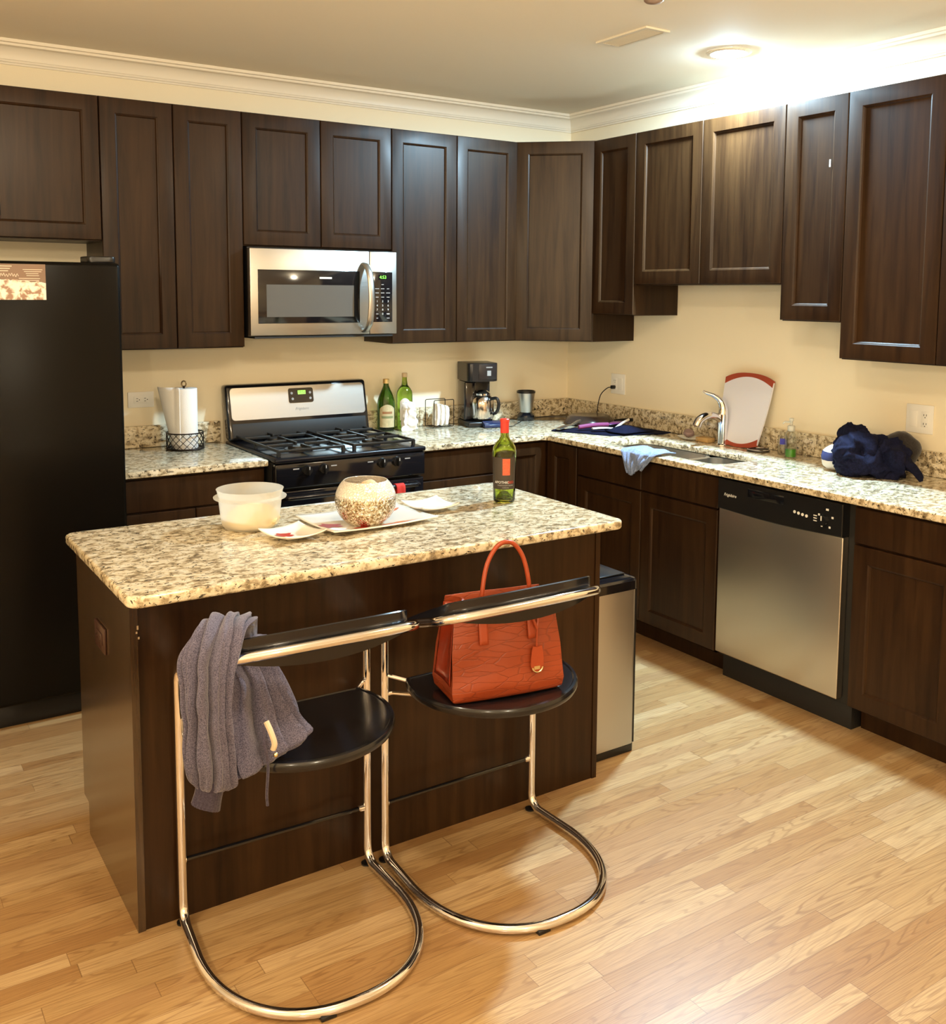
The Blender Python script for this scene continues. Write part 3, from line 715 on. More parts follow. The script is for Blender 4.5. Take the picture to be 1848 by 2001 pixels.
for hx, nm in ((-3.385, 'handle'), (-3.29, 'handle')):
    B().tube(fillet([(hx, -0.789, 0.75), (hx, -0.835, 0.75), (hx, -0.835, 1.45), (hx, -0.789, 1.45)], 0.02, False, 5), 0.012).obj(nm, M_BLACK, t)
# printed card on the door
def cardmat():
    m, nt, p = newmat('printed_card')
    tc = node(nt, 'ShaderNodeTexCoord').outputs['Object']; sx = node(nt, 'ShaderNodeSeparateXYZ', {0: tc})
    x, z = sx.outputs[0], sx.outputs[2]
    n = node(nt, 'ShaderNodeTexNoise', {'Vector': tc, 'Scale': 38.0, 'Detail': 3.0, 'Distortion': 0.5})
    edge = mth(nt, 'ADD', z, mth(nt, 'MULTIPLY', mth(nt, 'SUBTRACT', n.outputs[0], 0.5), 0.03))
    lower = ramp(nt, n.outputs[0], [(0.40, (0.35, 0.20, 0.12)), (0.47, (0.80, 0.68, 0.52)), (0.55, (0.92, 0.86, 0.74))])
    sel = mth(nt, 'LESS_THAN', edge, mth(nt, 'MULTIPLY_ADD', x, -0.06, 0.006))
    c = mixc(nt, sel, (0.23, 0.135, 0.08), lower)
    L(nt, c, p.inputs['Base Color']); p.inputs['Roughness'].default_value = 0.35
    return m
t = thing('printed_card', 'brown and cream printed card stuck on the refrigerator door', 'card', (-3.145, -0.7915, 1.672))
B().box(-3.235, -3.056, -0.7935, -0.7910, 1.608, 1.737).obj('card_face', cardmat(), t, smooth=False)
M_CREAM = plain('cream_print', (0.75, 0.62, 0.48), 0.5)
def pline(x0, x1, z, h): B().box(x0, x1, -0.7940, -0.7934, z, z+h).obj('print_line', M_CREAM, t, smooth=False)
for k in range(3): pline(-3.232, -3.168-0.006*k, 1.727-0.0085*k, 0.003)
b = B(); b.tube([(-3.232+0.0016*k, -0.7941, 1.697+0.0055*math.sin(k*1.15)+0.002*math.sin(k*0.37)) for k in range(55)], 0.0012, seg=6); b.obj('script_print', M_CREAM, t)
for k, (p_, q_) in enumerate([(-3.132, -3.066), (-3.128, -3.070), (-3.122, -3.080), (-3.120, -3.078)]): pline(p_, q_, 1.716-0.0072*k, 0.0022)
for k, (p_, q_) in enumerate([(-3.146, -3.075), (-3.146, -3.078), (-3.140, -3.084)]): pline(p_, q_, 1.684-0.0068*k, 0.0022)

# ------------------------------------------------------------------ outlets
def plate(label, wall, a, z, w, h, parts, mat=M_WHITE, cat='outlet', name='wall_outlet', face_d=0.0):
    M = mapA(wall) if wall != 'island' else (lambda a_, d_, z_: (-3.14-d_, a_, z_))
    t = thing(name, label, cat, M(a, face_d, z))
    b = B(); box_m(b, M, a-w/2, a+w/2, face_d+0.0005, face_d+0.006, z-h/2, z+h/2, 0.002); b.obj('cover_plate', mat, t)
    for (kind, da, dz) in parts:
        if kind == 'rocker':
            b = B(); box_m(b, M, a+da-0.016, a+da+0.016, face_d+0.006, face_d+0.009, z-0.034, z+0.034, 0.001); b.obj('rocker_switch', mat, t)
        elif kind in ('v', 'h'):
            b = B(); hw, hh = (0.0165, 0.033) if kind == 'v' else (0.033, 0.0165)
            box_m(b, M, a+da-hw, a+da+hw, face_d+0.006, face_d+0.008, z-hh, z+hh, 0.001); rc = b.obj('receptacle', mat, t)
            def slot(a0_, a1_, z0_, z1_):
                b = B(); box_m(b, M, a+da+a0_, a+da+a1_, face_d+0.0078, face_d+0.0084, z+z0_, z+z1_); b.obj('slot', M_BLACKM, rc, smooth=False)
            for s in (-1, 1):
                for q in (-1, 1):
                    if kind == 'v': slot(q*0.006-0.0012, q*0.006+0.0012, s*0.018-0.004, s*0.018+0.004)
                    else: slot(s*0.018-0.004, s*0.018+0.004, q*0.006-0.0012, q*0.006+0.0012)
                if kind == 'v': slot(-0.002, 0.002, s*0.018-0.012, s*0.018-0.008)
                else: slot(s*0.018+0.008, s*0.018+0.012, -0.002, 0.002)
    return t
plate('white horizontal outlet on the wall beside the paper towels', 'back', -2.528, 1.138, 0.118, 0.073, [('h', 0, 0)])
plate('white outlet and switch plate in the corner, with a black plug in it', 'right', -0.470, 1.137, 0.118, 0.115, [('v', 0.023, 0), ('rocker', -0.023, 0)])
plate('white switch and outlet plate above the navy jacket', 'right', -2.347, 1.142, 0.122, 0.118, [('rocker', 0.026, 0), ('v', -0.026, 0)])
M_BROWNP = plain('brown_plastic', (0.045, 0.016, 0.010), 0.35)
plate('brown outlet on the left end panel of the island', 'island', -1.926, 0.692, 0.118, 0.073, [('h', 0, 0)], mat=M_BROWNP)

# ------------------------------------------------------------------ ceiling items
t = thing('ceiling_light', 'bright white recessed ceiling light near the right wall', 'ceiling light', (-0.43, -1.635, ZC))
b = B(); b.lathe([(0.076, ZC-0.001), (0.096, ZC-0.001), (0.095, ZC-0.006), (0.078, ZC-0.010)], (-0.43, -1.635, 0), 40, False, False); b.obj('trim_ring', M_TRIM, t)
b = B(); prof = [(0.0775*math.cos(a), ZC-0.006-0.012*math.sin(a)) for a in [PI/2*k/5 for k in range(5)]]+[(0.004, ZC-0.018)]
b.lathe(prof, (-0.43, -1.635, 0), 28, False, True); b.obj('lamp_diffuser', emit('led_lamp', LED_COLOR, LED_STRENGTH), t)

t = thing('ceiling_vent', 'white ceiling air vent left of the ceiling light', 'vent', (-0.948, -1.592, ZC))
b = B(); xa0, xa1, ya0, ya1 = -1.012, -0.884, -1.745, -1.440
for (p, q, r, s) in [(xa0, xa1, ya0, ya0+0.018), (xa0, xa1, ya1-0.018, ya1), (xa0, xa0+0.018, ya0+0.018, ya1-0.018), (xa1-0.018, xa1, ya0+0.018, ya1-0.018)]:
    b.box(p, q, r, s, ZC-0.008, ZC-0.0005)
b.obj('vent_frame', M_TRIM, t, smooth=False)
B().box(xa0+0.018, xa1-0.018, ya0+0.018, ya1-0.018, ZC-0.0018, ZC-0.0006).obj('vent_backing', plain('vent_dark', (0.16, 0.13, 0.09), 0.7), t, smooth=False)
for k in range(9):
    xx = xa0+0.024+k*0.0105
    b = B(); b.loops([[(xx, ya0+0.018, ZC-0.002), (xx+0.001, ya0+0.018, ZC-0.002), (xx+0.006, ya0+0.018, ZC-0.008), (xx+0.005, ya0+0.018, ZC-0.008)], [(xx, ya1-0.018, ZC-0.002), (xx+0.001, ya1-0.018, ZC-0.002), (xx+0.006, ya1-0.018, ZC-0.008), (xx+0.005, ya1-0.018, ZC-0.008)]])
    b.obj('slat', M_TRIM, t, smooth=False)
tag(B().lathe([(0.035, ZC-0.0005), (0.035, ZC-0.010), (0.028, ZC-0.016), (0.010, ZC-0.020), (0.001, ZC-0.020)], (-1.238, -2.03, 0), 24).obj('ceiling_sprinkler', plain('pinkish_metal', (0.45, 0.30, 0.22), 0.4, metal=0.4), loc=None), 'small round brown cap on the ceiling at the top edge', 'sprinkler')

# ------------------------------------------------------------------ island
IX0, IX1, IY0, IY1 = -3.167, -1.600, -1.575, -2.3485
BX0, BX1, BY0, BY1 = -3.140, -1.6186, -1.62, -2.239
t = thing('kitchen_island', 'dark wood kitchen island with a granite top', 'island', (-2.38, -1.95, 0))
b = B(); b.box(BX0+0.02, BX1-0.02, BY1+0.012, BY0, 0.10, BT); b.box(BX0+0.02, BX1-0.02, BY1+0.012, BY0-0.07, 0.0, 0.0995); b.obj('cabinet_body', M_CAB, t, smooth=False)
B().box(BX0+0.0195, BX1-0.0195, BY1, BY1+0.0118, 0, BT).obj('back_panel', M_CAB, t, smooth=False)
pl = [(BY1-0.004, 0), (BY1-0.004, BT), (BY0+0.004, BT), (BY0+0.004, 0.10), (BY0-0.06, 0.10), (BY0-0.06, 0)]
for (xa_, xb_) in ((BX0, BX0+0.019), (BX1-0.019, BX1)):
    b = B(); b.loops([[(xa_, y, z) for y, z in pl], [(xb_, y, z) for y, z in pl]]); b.obj('end_panel', M_ENDP if xa_ == BX0 else M_CAB, t, smooth=False)
for k in range(3):
    w_ = (BX1-BX0-0.04)/3; a0 = BX0+0.02+k*w_
    M_ = lambda a, d, z: (a, BY0+d, z)
    door_bm(M_, a0+0.002, a0+w_-0.002, 0.735, BT-0.012, 0.0, flat=True).obj('drawer_front', M_CAB, t, angle=20)
    door_bm(M_, a0+0.002, a0+w_-0.002, 0.11, 0.727, 0.0).obj('door', M_CAB, t, angle=20)
slab('granite_top', rrect(IX0, IX1, IY1, IY0, 0.035), (), BT+0.0005, CT, 0.0085, M_GRAN, t)
b = B()
for (xx, zz, h) in [(-3.123, 0.800, 0.010), (-3.121, 0.775, 0.006), (-3.126, 0.79, 0.005)]: b.box(xx, xx+0.004, BY1-0.0048, BY1-0.0038, zz, zz+h)
b.obj('scuff_mark', plain('bare_wood', (0.35, 0.26, 0.16), 0.8), t, smooth=False)

# ------------------------------------------------------------------ trash can
t = thing('trash_can', 'slim stainless trash can with black lid beside the island', 'trash can', (-1.468, -2.0, 0))
CX0, CX1, CY0, CY1 = -1.590, -1.372, -2.160, -1.83
def rbox(b, x0, x1, y0_, y1_, z0, z1, r):
    pl = rrect(x0, x1, y0_, y1_, r, 5)
    b.prism(pl, z0, z1); return b
rbox(B(), CX0, CX1, CY0, CY1, 0.028, 0.600, 0.018).obj('can_body', M_STEELZ, t, angle=30)
rbox(B(), CX0-0.001, CX1+0.001, CY0-0.001, CY1+0.001, 0.0, 0.0275, 0.019).obj('base_ring', M_BLACK, t, angle=30)
b = B(); b.box(CX1-0.006, CX1+0.0015, CY0+0.004, CY0+0.012, 0.03, 0.60); b.obj('side_seam', M_BLACK, t, smooth=False)
b = B(); pl0 = rrect(CX0-0.003, CX1+0.003, CY0-0.003, CY1+0.003, 0.02, 5)
cxm, cym = (CX0+CX1)/2, (CY0+CY1)/2
def sc(pl, k): return [(cxm+(x-cxm)*k, cym+(y-cym)*k) for x, y in pl]
b.loops([[(x, y, 0.6005) for x, y in pl0], [(x, y, 0.632) for x, y in pl0], [(x, y, 0.640) for x, y in sc(pl0, 0.97)], [(x, y, 0.643) for x, y in sc(pl0, 0.90)]])
ld = b.obj('lid', M_BLACKG, t, angle=30)
B().box(CX0+0.02, CX1-0.02, CY0+0.045, CY1-0.02, 0.6435, 0.650, 0.003).obj('lid_flap', M_BLACK, ld)

# ------------------------------------------------------------------ bar chairs
V3 = Vector
def make_chair(label):
    t = thing('cantilever_stool', label, 'stool', (-2.763, -2.275, 0), group='chrome and black leather stools at the island')
    r = 0.0125; hw = 0.262
    def L_(p): return Vector((p[0], p[1], p[2]))
    zr, zl = r+0.004, 0.700
    k = 0.335
    base = [(-hw, -0.03, zr), (-hw-0.004, -0.33, zr), (-hw*0.93, -0.525, zr), (hw*0.93, -0.525, zr), (hw+0.004, -0.33, zr), (hw, -0.03, zr)]
    def tz(y): return zl+k*(-y)
    yb_ = -0.335
    pts = [(hw+0.010, -0.19, zr), (hw, 0, zr), (hw, 0, zl), (hw, yb_, tz(yb_)), (0.12, yb_-0.036, tz(yb_-0.036)), (-0.12, yb_-0.036, tz(yb_-0.036)), (-hw, yb_, tz(yb_)), (-hw, 0, zl), (-hw, 0, zr), (-hw-0.010, -0.19, zr)]
    rad = [0, 0.045, 0.06, 0.075, 0.5, 0.5, 0.075, 0.06, 0.045, 0]
    path = fillet(pts, rad, False, 12)
    for i in range(1, 40):
        a = PI*i/40; ca_, sa_ = math.cos(a), math.sin(a); ex = 2/2.25
        path.append(V3((-(hw+0.010)*math.copysign(abs(ca_)**ex, ca_), -0.19-0.325*abs(sa_)**ex, zr)))
    path = resample(path, 0.03, True)
    B().tube(path, r, True, 16).obj('frame', M_CHROME, t, local=True, angle=60)
    # seat: disc cut straight at the island side, slightly dished
    R = 0.247; cyy = -0.157; zc = 0.546
    ring = []
    for i in range(64):
        a = -0.5*PI - PI + 2*PI*i/64
        x, y = R*math.cos(a), cyy+R*math.sin(a); y = min(y, -0.045); ring.append((x, y))
    def rg(s, z, dz=0): return [(x*s, cyy+(y-cyy)*s, z+dz-0.06*0) for x, y in ring]
    b = B(); b.loops([rg(0.93, zc-0.013), rg(0.985, zc-0.013), rg(1.0, zc-0.006), rg(1.0, zc+0.004), rg(0.985, zc+0.010), rg(0.955, zc+0.011), rg(0.94, zc+0.008), rg(0.90, zc+0.009), rg(0.6, zc+0.004), rg(0.2, zc+0.001)])
    b.obj('seat', M_LEATHER, t, local=True, angle=40)
    # supports under and behind the seat
    for q in (-1, 1):
        B().tube(fillet([(q*hw, 0, 0.500), (q*(hw-0.02), -0.01, 0.505), (q*0.13, -0.16, 0.520), (q*0.05, -0.16, 0.530)], 0.02, False, 5), 0.006, seg=10).obj('seat_bracket', M_CHROME, t, local=True)
        B().lathe([(0.006, -0.016), (0.010, -0.013), (0.010, 0), (0.001, 0.002)], (q*(hw-0.010), 0, 0.175), 12, M=Matrix.Rotation(PI/2, 3, 'Y')).obj('rod_cap', M_CHROME, t, local=True)
        B().lathe([(0.016, 0), (0.016, 0.0045), (0.011, 0.005)], (q*(hw+0.0), 0.004, 0.0), 14).obj('foot_pad', plain('grey_rubber', (0.14, 0.13, 0.14), 0.6) if False else M_BLACK, t, local=True)
    [B().tube([(q*hw, 0, 0.560), (q*(hw-0.06), -0.05, 0.543)], 0.006, seg=10).obj('seat_rail', M_CHROME, t, local=True) for q in (-1, 1)]
    B().tube([(-hw+0.0, 0, 0.175), (hw, 0, 0.175)], 0.006, seg=10).obj('foot_rod', M_BLACKG, t, local=True)
    B().box(-0.090, -0.052, -0.520, -0.494, 0.0, 0.010, 0.002).obj('floor_glide', M_BLACK, t, local=True)
    # curved leather backrest band inside the rear loop
    inner = hw-0.016
    bp_ = fillet([(inner, -0.03, 0), (inner, yb_+0.012, 0), (0.12, yb_-0.022, 0), (-0.12, yb_-0.022, 0), (-inner, yb_+0.012, 0), (-inner, -0.03, 0)], [0, 0.07, 0.4, 0.4, 0.07, 0], False, 10)
    bp_ = resample(bp_, 0.02)
    b = B(); n = len(bp_); rings = []
    for i, p in enumerate(bp_):
        s = i/(n-1); tp = min(1, min(s, 1-s)/0.24); hgt = 0.12+0.88*math.sin(tp*PI/2)
        z = tz(p.y); tdir = (bp_[min(i+1, n-1)]-bp_[max(i-1, 0)]).normalized(); nr = Vector((tdir.y, -tdir.x, 0))
        c = Vector((p.x, p.y, z))
        if nr.dot(Vector((0, 0.15, 0))-Vector((p.x, p.y, 0))) < 0: nr = -nr
        cx_ = max(0.0, 1-(p.x/(inner-0.02))**2); hi, lo = 0.044*hgt, -0.010*hgt-0.034*cx_; th = 0.0035
        rings.append([c+Vector((0, 0, lo)), c+Vector((0, 0, lo*0.4)), c+Vector((0, 0, hi*0.5)), c+Vector((0, 0, hi-0.002))+nr*0.000, c+Vector((0, 0, hi))+nr*th, c+Vector((0, 0, hi-0.002))+nr*2*th, c+Vector((0, 0, hi*0.5))+nr*2*th, c+Vector((0, 0, lo*0.4))+nr*2*th, c+Vector((0, 0, lo))+nr*2*th])
    b.loops(rings); b.obj('backrest', M_LEATHER, t, local=True, angle=50)
    return t
chair = make_chair('black leather and chrome stool with a grey sweatshirt over its back')
def copy_tree(o, parent=None):
    c = o.copy(); COL.objects.link(c)
    if parent is not None: c.parent = parent
    for ch in list(o.children): copy_tree(ch, c)
    return c
chair2 = copy_tree(chair); chair.location = (-2.770, -2.275, 0); chair.rotation_euler = (0, 0, math.radians(-2)); chair2.location = (-2.195, -2.296, 0)
chair2['label'] = 'black leather and chrome stool carrying the orange handbag'

# ------------------------------------------------------------------ sweatshirt
t = thing('sweatshirt', 'grey sweatshirt draped over the back of the left stool', 'sweatshirt', (-3.05, -2.55, 0.5))
V = Vector
b = B()
loft(b, [(V((-2.950, -2.490, 0.775)), V((0.045, 0.02, 0)), V((-0.01, 0.022, 0))),
         (V((-2.965, -2.520, 0.845)), V((0.050, 0.02, 0)), V((-0.01, 0.022, 0.006))),
         (V((-3.000, -2.565, 0.888)), V((0.062, 0.012, 0.0)), V((-0.01, 0.016, 0.018))),
         (V((-3.045, -2.605, 0.862)), V((0.062, -0.01, 0.012)), V((-0.014, -0.018, 0.010))),
         (V((-3.068, -2.620, 0.790)), V((0.050, -0.015, 0)), V((-0.008, -0.026, 0))),
         (V((-3.070, -2.622, 0.690)), V((0.044, -0.012, 0)), V((-0.008, -0.027, 0))),
         (V((-3.064, -2.618, 0.590)), V((0.046, -0.012, -0.004)), V((-0.008, -0.027, 0))),
         (V((-3.058, -2.612, 0.548)), V((0.044, -0.010, -0.010)), V((-0.008, -0.024, 0))),
         (V((-3.058, -2.610, 0.532)), V((0.028, -0.008, -0.008)), V((-0.006, -0.018, 0)))],
     nv=90, nu=140, folds=[(4, 0.06, 0.4, 1.0), (1.30, 0.10, 0.62, 0.25, 0.08), (0.70, 0.09, 0.50, -0.1, 0.1), (2.0, 0.12, 0.55, 0.15, -0.1), (2.75, 0.12, 0.4, 0, 0.1), (0.1, 0.12, 0.4, 0, 0.1), (13, 0.03, 0.2, 1.5)], namp=0.007, nfreq=16, seed=2)
b.obj('sleeve', M_HOOD, t, angle=80)
b = B()
loft(b, [(V((-3.060, -2.611, 0.550)), V((0.030, -0.006, -0.010)), V((-0.006, -0.020, 0))),
         (V((-3.066, -2.608, 0.515)), V((0.028, -0.006, -0.012)), V((-0.006, -0.019, 0))),
         (V((-3.072, -2.604, 0.485)), V((0.030, -0.006, -0.014)), V((-0.006, -0.018, 0)))],
     nv=12, nu=72, folds=[(24, 0.04, 0, 0)], seed=1)
b.obj('cuff', M_CUFF, t, angle=80)
b = B()
loft(b, [(V((-2.955, -2.520, 0.838)), V((0.055, 0.0, -0.01)), V((0.0, 0.016, 0))),
         (V((-2.950, -2.525, 0.78)), V((0.070, 0.0, -0.01)), V((0.0, 0.020, 0))),
         (V((-2.942, -2.535, 0.73)), V((0.082, 0.0, -0.02)), V((0.0, 0.028, 0))),
         (V((-2.935, -2.55, 0.66)), V((0.096, 0.0, -0.01)), V((0.0, 0.035, 0))),
         (V((-2.938, -2.575, 0.605)), V((0.100, 0.0, 0.012)), V((0.0, 0.035, 0.0))),
         (V((-2.940, -2.600, 0.568)), V((0.098, 0.0, 0.026)), V((0.0, 0.024, 0.0))),
         (V((-2.940, -2.605, 0.556)), V((0.080, 0.0, 0.020)), V((0.0, 0.014, 0.0)))],
     nv=80, nu=140, folds=[(3, 0.08, 0.9, 1.5), (-1.35, 0.10, 0.75, 0.5, 0.06), (-1.85, 0.08, 0.60, 0.3, 0.06), (-2.3, 0.09, 0.60, 0.1, -0.06), (-0.85, 0.10, 0.60, 0.35, -0.08), (-2.8, 0.1, 0.5, 0, 0.05), (-0.2, 0.15, 0.3, 0.4, 0.1), (17, 0.03, 0.1, 3)], namp=0.012, nfreq=12, seed=6)
b.obj('shirt_body', M_HOOD, t, angle=80)
b = B(); b.tube(catmull([(-2.935, -2.627, 0.66), (-2.93, -2.642, 0.64), (-2.925, -2.650, 0.615), (-2.928, -2.648, 0.60)], 6), 0.007, seg=8); b.obj('drawstring', plain('cream_cord', (0.62, 0.50, 0.34), 0.7), t)
B().sphere((-2.923, -2.652, 0.588), 0.006).obj('zipper_pull', M_GOLD, t)
b = B(); b.tube(catmull([(-2.945, -2.632, 0.655), (-2.950, -2.652, 0.62), (-2.943, -2.655, 0.57), (-2.945, -2.650, 0.50), (-2.943, -2.648, 0.47)], 6), 0.0035, seg=8); b.obj('strap', M_CUFF, t)

# ------------------------------------------------------------------ handbag
t = thing('handbag', 'orange-red leather handbag standing on the right stool', 'handbag', (-2.228, -2.535, 0.5570), rz=math.radians(-10))
# local: x along bag, y depth (front = -y), z up
def bagring(hwid, hd0, hd1, z, skew=0.0):
    # hd0: depth half at ends; front bulge
    pl = []
    N = 14
    for i in range(N+1):
        s = -1+2*i/N; pl.append((s*hwid+skew, -hd0-0.006*(1-s*s), z))
    for i in range(1, N):
        s = -1+2*i/N; ins = hd1*(1-s*s)
        pl.append((hwid-ins+skew, hd0*s, z))
    for i in range(N+1):
        s = 1-2*i/N; pl.append((s*hwid+skew, hd0+0.004*(1-s*s), z))
    for i in range(1, N):
        s = 1-2*i/N; ins = hd1*(1-s*s)
        pl.append((-hwid+ins+skew, hd0*s, z))
    return pl
rings = []
for (z, hwid, hd, ins) in [(z_*1.05, a_*1.02, b_, c_) for z_, a_, b_, c_ in [(0.0, 0.150, 0.068, 0.0), (0.006, 0.158, 0.074, 0.0), (0.03, 0.163, 0.076, 0.002), (0.07, 0.160, 0.070, 0.010), (0.12, 0.158, 0.062, 0.018), (0.17, 0.152, 0.052, 0.026), (0.215, 0.147, 0.044, 0.032), (0.245, 0.142, 0.040, 0.034), (0.252, 0.141, 0.039, 0.034)]]:
    rings.append(bagring(hwid, hd, ins, z))
b = B()
rr_ = []
for j in range(len(rings)-1):
    for k in range(4): rr_.append([V(p).lerp(V(q), k/4) for p, q in zip(rings[j], rings[j+1])])
rr_.append([V(p) for p in rings[-1]])
for ring in rr_:
    for i, p in enumerate(ring):
        nz_ = noise.noise(V((p.x*11, p.y*11, p.z*13+4))); ring[i] = p+V((nz_*0.004, nz_*0.006*(1 if p.z > 0.01 else 0), 0))
# open top: fold inward
top = rr_[-1]; cen = sum(top, V((0, 0, 0)))/len(top)
rr_.append([cen+(p-cen)*0.95+V((0, 0, -0.002)) for p in top]); rr_.append([cen+(p-cen)*0.90+V((0, 0, -0.06)) for p in top])
b.loops(rr_)
b.obj('bag_body', M_BAG, t, local=True, angle=55)
# shiny side gusset flap at the left end
def gus(u, v):
    z = 0.045+v*0.205; hd = 0.066-0.024*v
    ins = 0.004+0.030*v
    y = (u*2-1)*hd*0.86
    return (-0.163+0.0175*v+ins*(1-(u*2-1)**2)-0.0035-0.010*math.sin(v*PI)*(1-(u*2-1)**2), y, z)
b = B(); b.grid(gus, 14, 16); b.obj('side_gusset', M_BAGR, t, local=True, angle=60, mods=[('SOLIDIFY', dict(thickness=0.002, offset=0))])
for s in (-1, 1):
    b = B(); b.box(s*0.072-0.0125, s*0.072+0.0125, -0.0575, -0.0505, 0.135, 0.250, 0.002); b.xf(Matrix.Translation((0, -0.004, 0)) @ Matrix.Rotation(math.radians(-9), 4, V((1, 0, 0))) @ Matrix.Translation((0, 0.0195, 0.003))) if False else None
    tabm = B()
    def tab(u, v, s=s):
        z = 0.150+v*0.104; hd = 0.0555-(z-0.15)*0.17
        return (s*0.072+(u-0.5)*0.026, -hd-0.0125, z)
    tabm.grid(tab, 5, 10); tabm.obj('strap_tab', M_BAGS, t, local=True, mods=[('SOLIDIFY', dict(thickness=0.004, offset=0))])
    B().sphere((s*0.072, -0.0580, 0.236), 0.0055, 0.003, 0.0055).obj('stud', M_GOLD, t, local=True)
hp = catmull([(-0.072, -0.053, 0.245), (-0.070, -0.050, 0.30), (-0.052, -0.040, 0.365), (-0.018, -0.035, 0.410), (0.022, -0.035, 0.413), (0.052, -0.040, 0.375), (0.066, -0.050, 0.31), (0.070, -0.053, 0.245)], 8)
B().tube(hp, 0.0062, seg=12).obj('handle', M_BAGS, t, local=True)
hp = catmull([(-0.072, 0.045, 0.24), (-0.071, 0.062, 0.240), (-0.045, 0.082, 0.20), (0.0, 0.090, 0.17), (0.045, 0.082, 0.20), (0.071, 0.062, 0.240), (0.072, 0.045, 0.24)], 8)
B().tube(hp, 0.0062, seg=12).obj('handle', M_BAGS, t, local=True)
pt = B(); pt.tube(catmull([(0.060, -0.064, 0.238), (0.072, -0.071, 0.205), (0.082, -0.074, 0.178)], 5), 0.0042, seg=8); pt.tube(catmull([(0.088, -0.064, 0.238), (0.087, -0.069, 0.205), (0.082, -0.074, 0.178)], 5), 0.0042, seg=8)
pt.tube([(0.082, -0.075, 0.182), (0.080, -0.0775, 0.13)], 0.0028, seg=8); tg = pt.obj('tag_strap', M_BAGS, t, local=True)
pl = [(-0.013, 0.066), (-0.016, 0.055), (-0.019, 0.030), (-0.0195, 0.012), (-0.016, 0.0), (-0.009, -0.008), (0, -0.011), (0.009, -0.008), (0.016, 0.0), (0.0195, 0.012), (0.019, 0.030), (0.016, 0.055), (0.013, 0.066), (0.0, 0.063)]
pb = B(); pb.loops([[(0.080+x, -0.0795, 0.066+z) for x, z in pl], [(0.080+x, -0.083, 0.066+z) for x, z in pl]]); hg = pb.obj('hang_tag', M_BAGS, t, local=True)
cb = B(); cb.tube([(0.080+0.0155*math.cos(a), -0.0845, 0.0745+0.0155*math.sin(a)) for a in [PI*1.02+PI*0.96*k/14 for k in range(15)]], 0.0026, seg=8); cb.obj('metal_rim', M_GOLD, hg, local=True)
b = B().box(0.070, 0.088, -0.0842, -0.0832, 0.0665, 0.076); b.obj('tag_lettering', M_GOLD, hg, local=True, smooth=False)

# ------------------------------------------------------------------ things on the island
t = thing('food_container', 'translucent round plastic tub on the island', 'container', (-2.665, -1.805, CT))
c0 = (-2.665, -1.805, CT+0.0005)
def frosted():
    m, nt, p = newmat('frosted_plastic')
    p.inputs['Base Color'].default_value = (0.92, 0.90, 0.84, 1); p.inputs['Roughness'].default_value = 0.32
    tl = node(nt, 'ShaderNodeBsdfTranslucent', {0: (0.95, 0.93, 0.86, 1)}); tr = node(nt, 'ShaderNodeBsdfTransparent', {0: (1, 1, 0.98, 1)})
    m1 = node(nt, 'ShaderNodeMixShader', {0: 0.50}); L(nt, p.outputs[0], m1.inputs[1]); L(nt, tl.outputs[0], m1.inputs[2])
    m2 = node(nt, 'ShaderNodeMixShader', {0: 0.60}); L(nt, m1.outputs[0], m2.inputs[1]); L(nt, tr.outputs[0], m2.inputs[2])
    L(nt, m2.outputs[0], nt.nodes['Material Output'].inputs[0]); return m
prof = [(0.060, 0), (0.072, 0.003), (0.079, 0.012), (0.083, 0.035), (0.088, 0.083), (0.101, 0.087), (0.102, 0.090), (0.089, 0.094), (0.092, 0.108), (0.094, 0.112), (0.091, 0.112), (0.0865, 0.094), (0.0855, 0.083), (0.0805, 0.035), (0.076, 0.014), (0.060, 0.0035)]
prof = [(r_*1.09, z_*1.10) for r_, z_ in prof]
B().lathe(prof, c0, 56).obj('tub', frosted(), t, angle=50)
b = B(); lump(b, (c0[0]+0.008, c0[1]-0.004, CT+0.030), (0.080, 0.080, 0.044), 4.0, amp=0.06, freq=40, sub=5, floor=CT+0.006)
tag(b.obj('cooked_rice', plain('rice', (0.80, 0.62, 0.30), 0.7, bump=1.0, bscale=120, var=0.12), loc=(c0[0], c0[1], CT+0.006)), 'pale yellow rice inside the plastic tub', 'rice', kind='stuff')

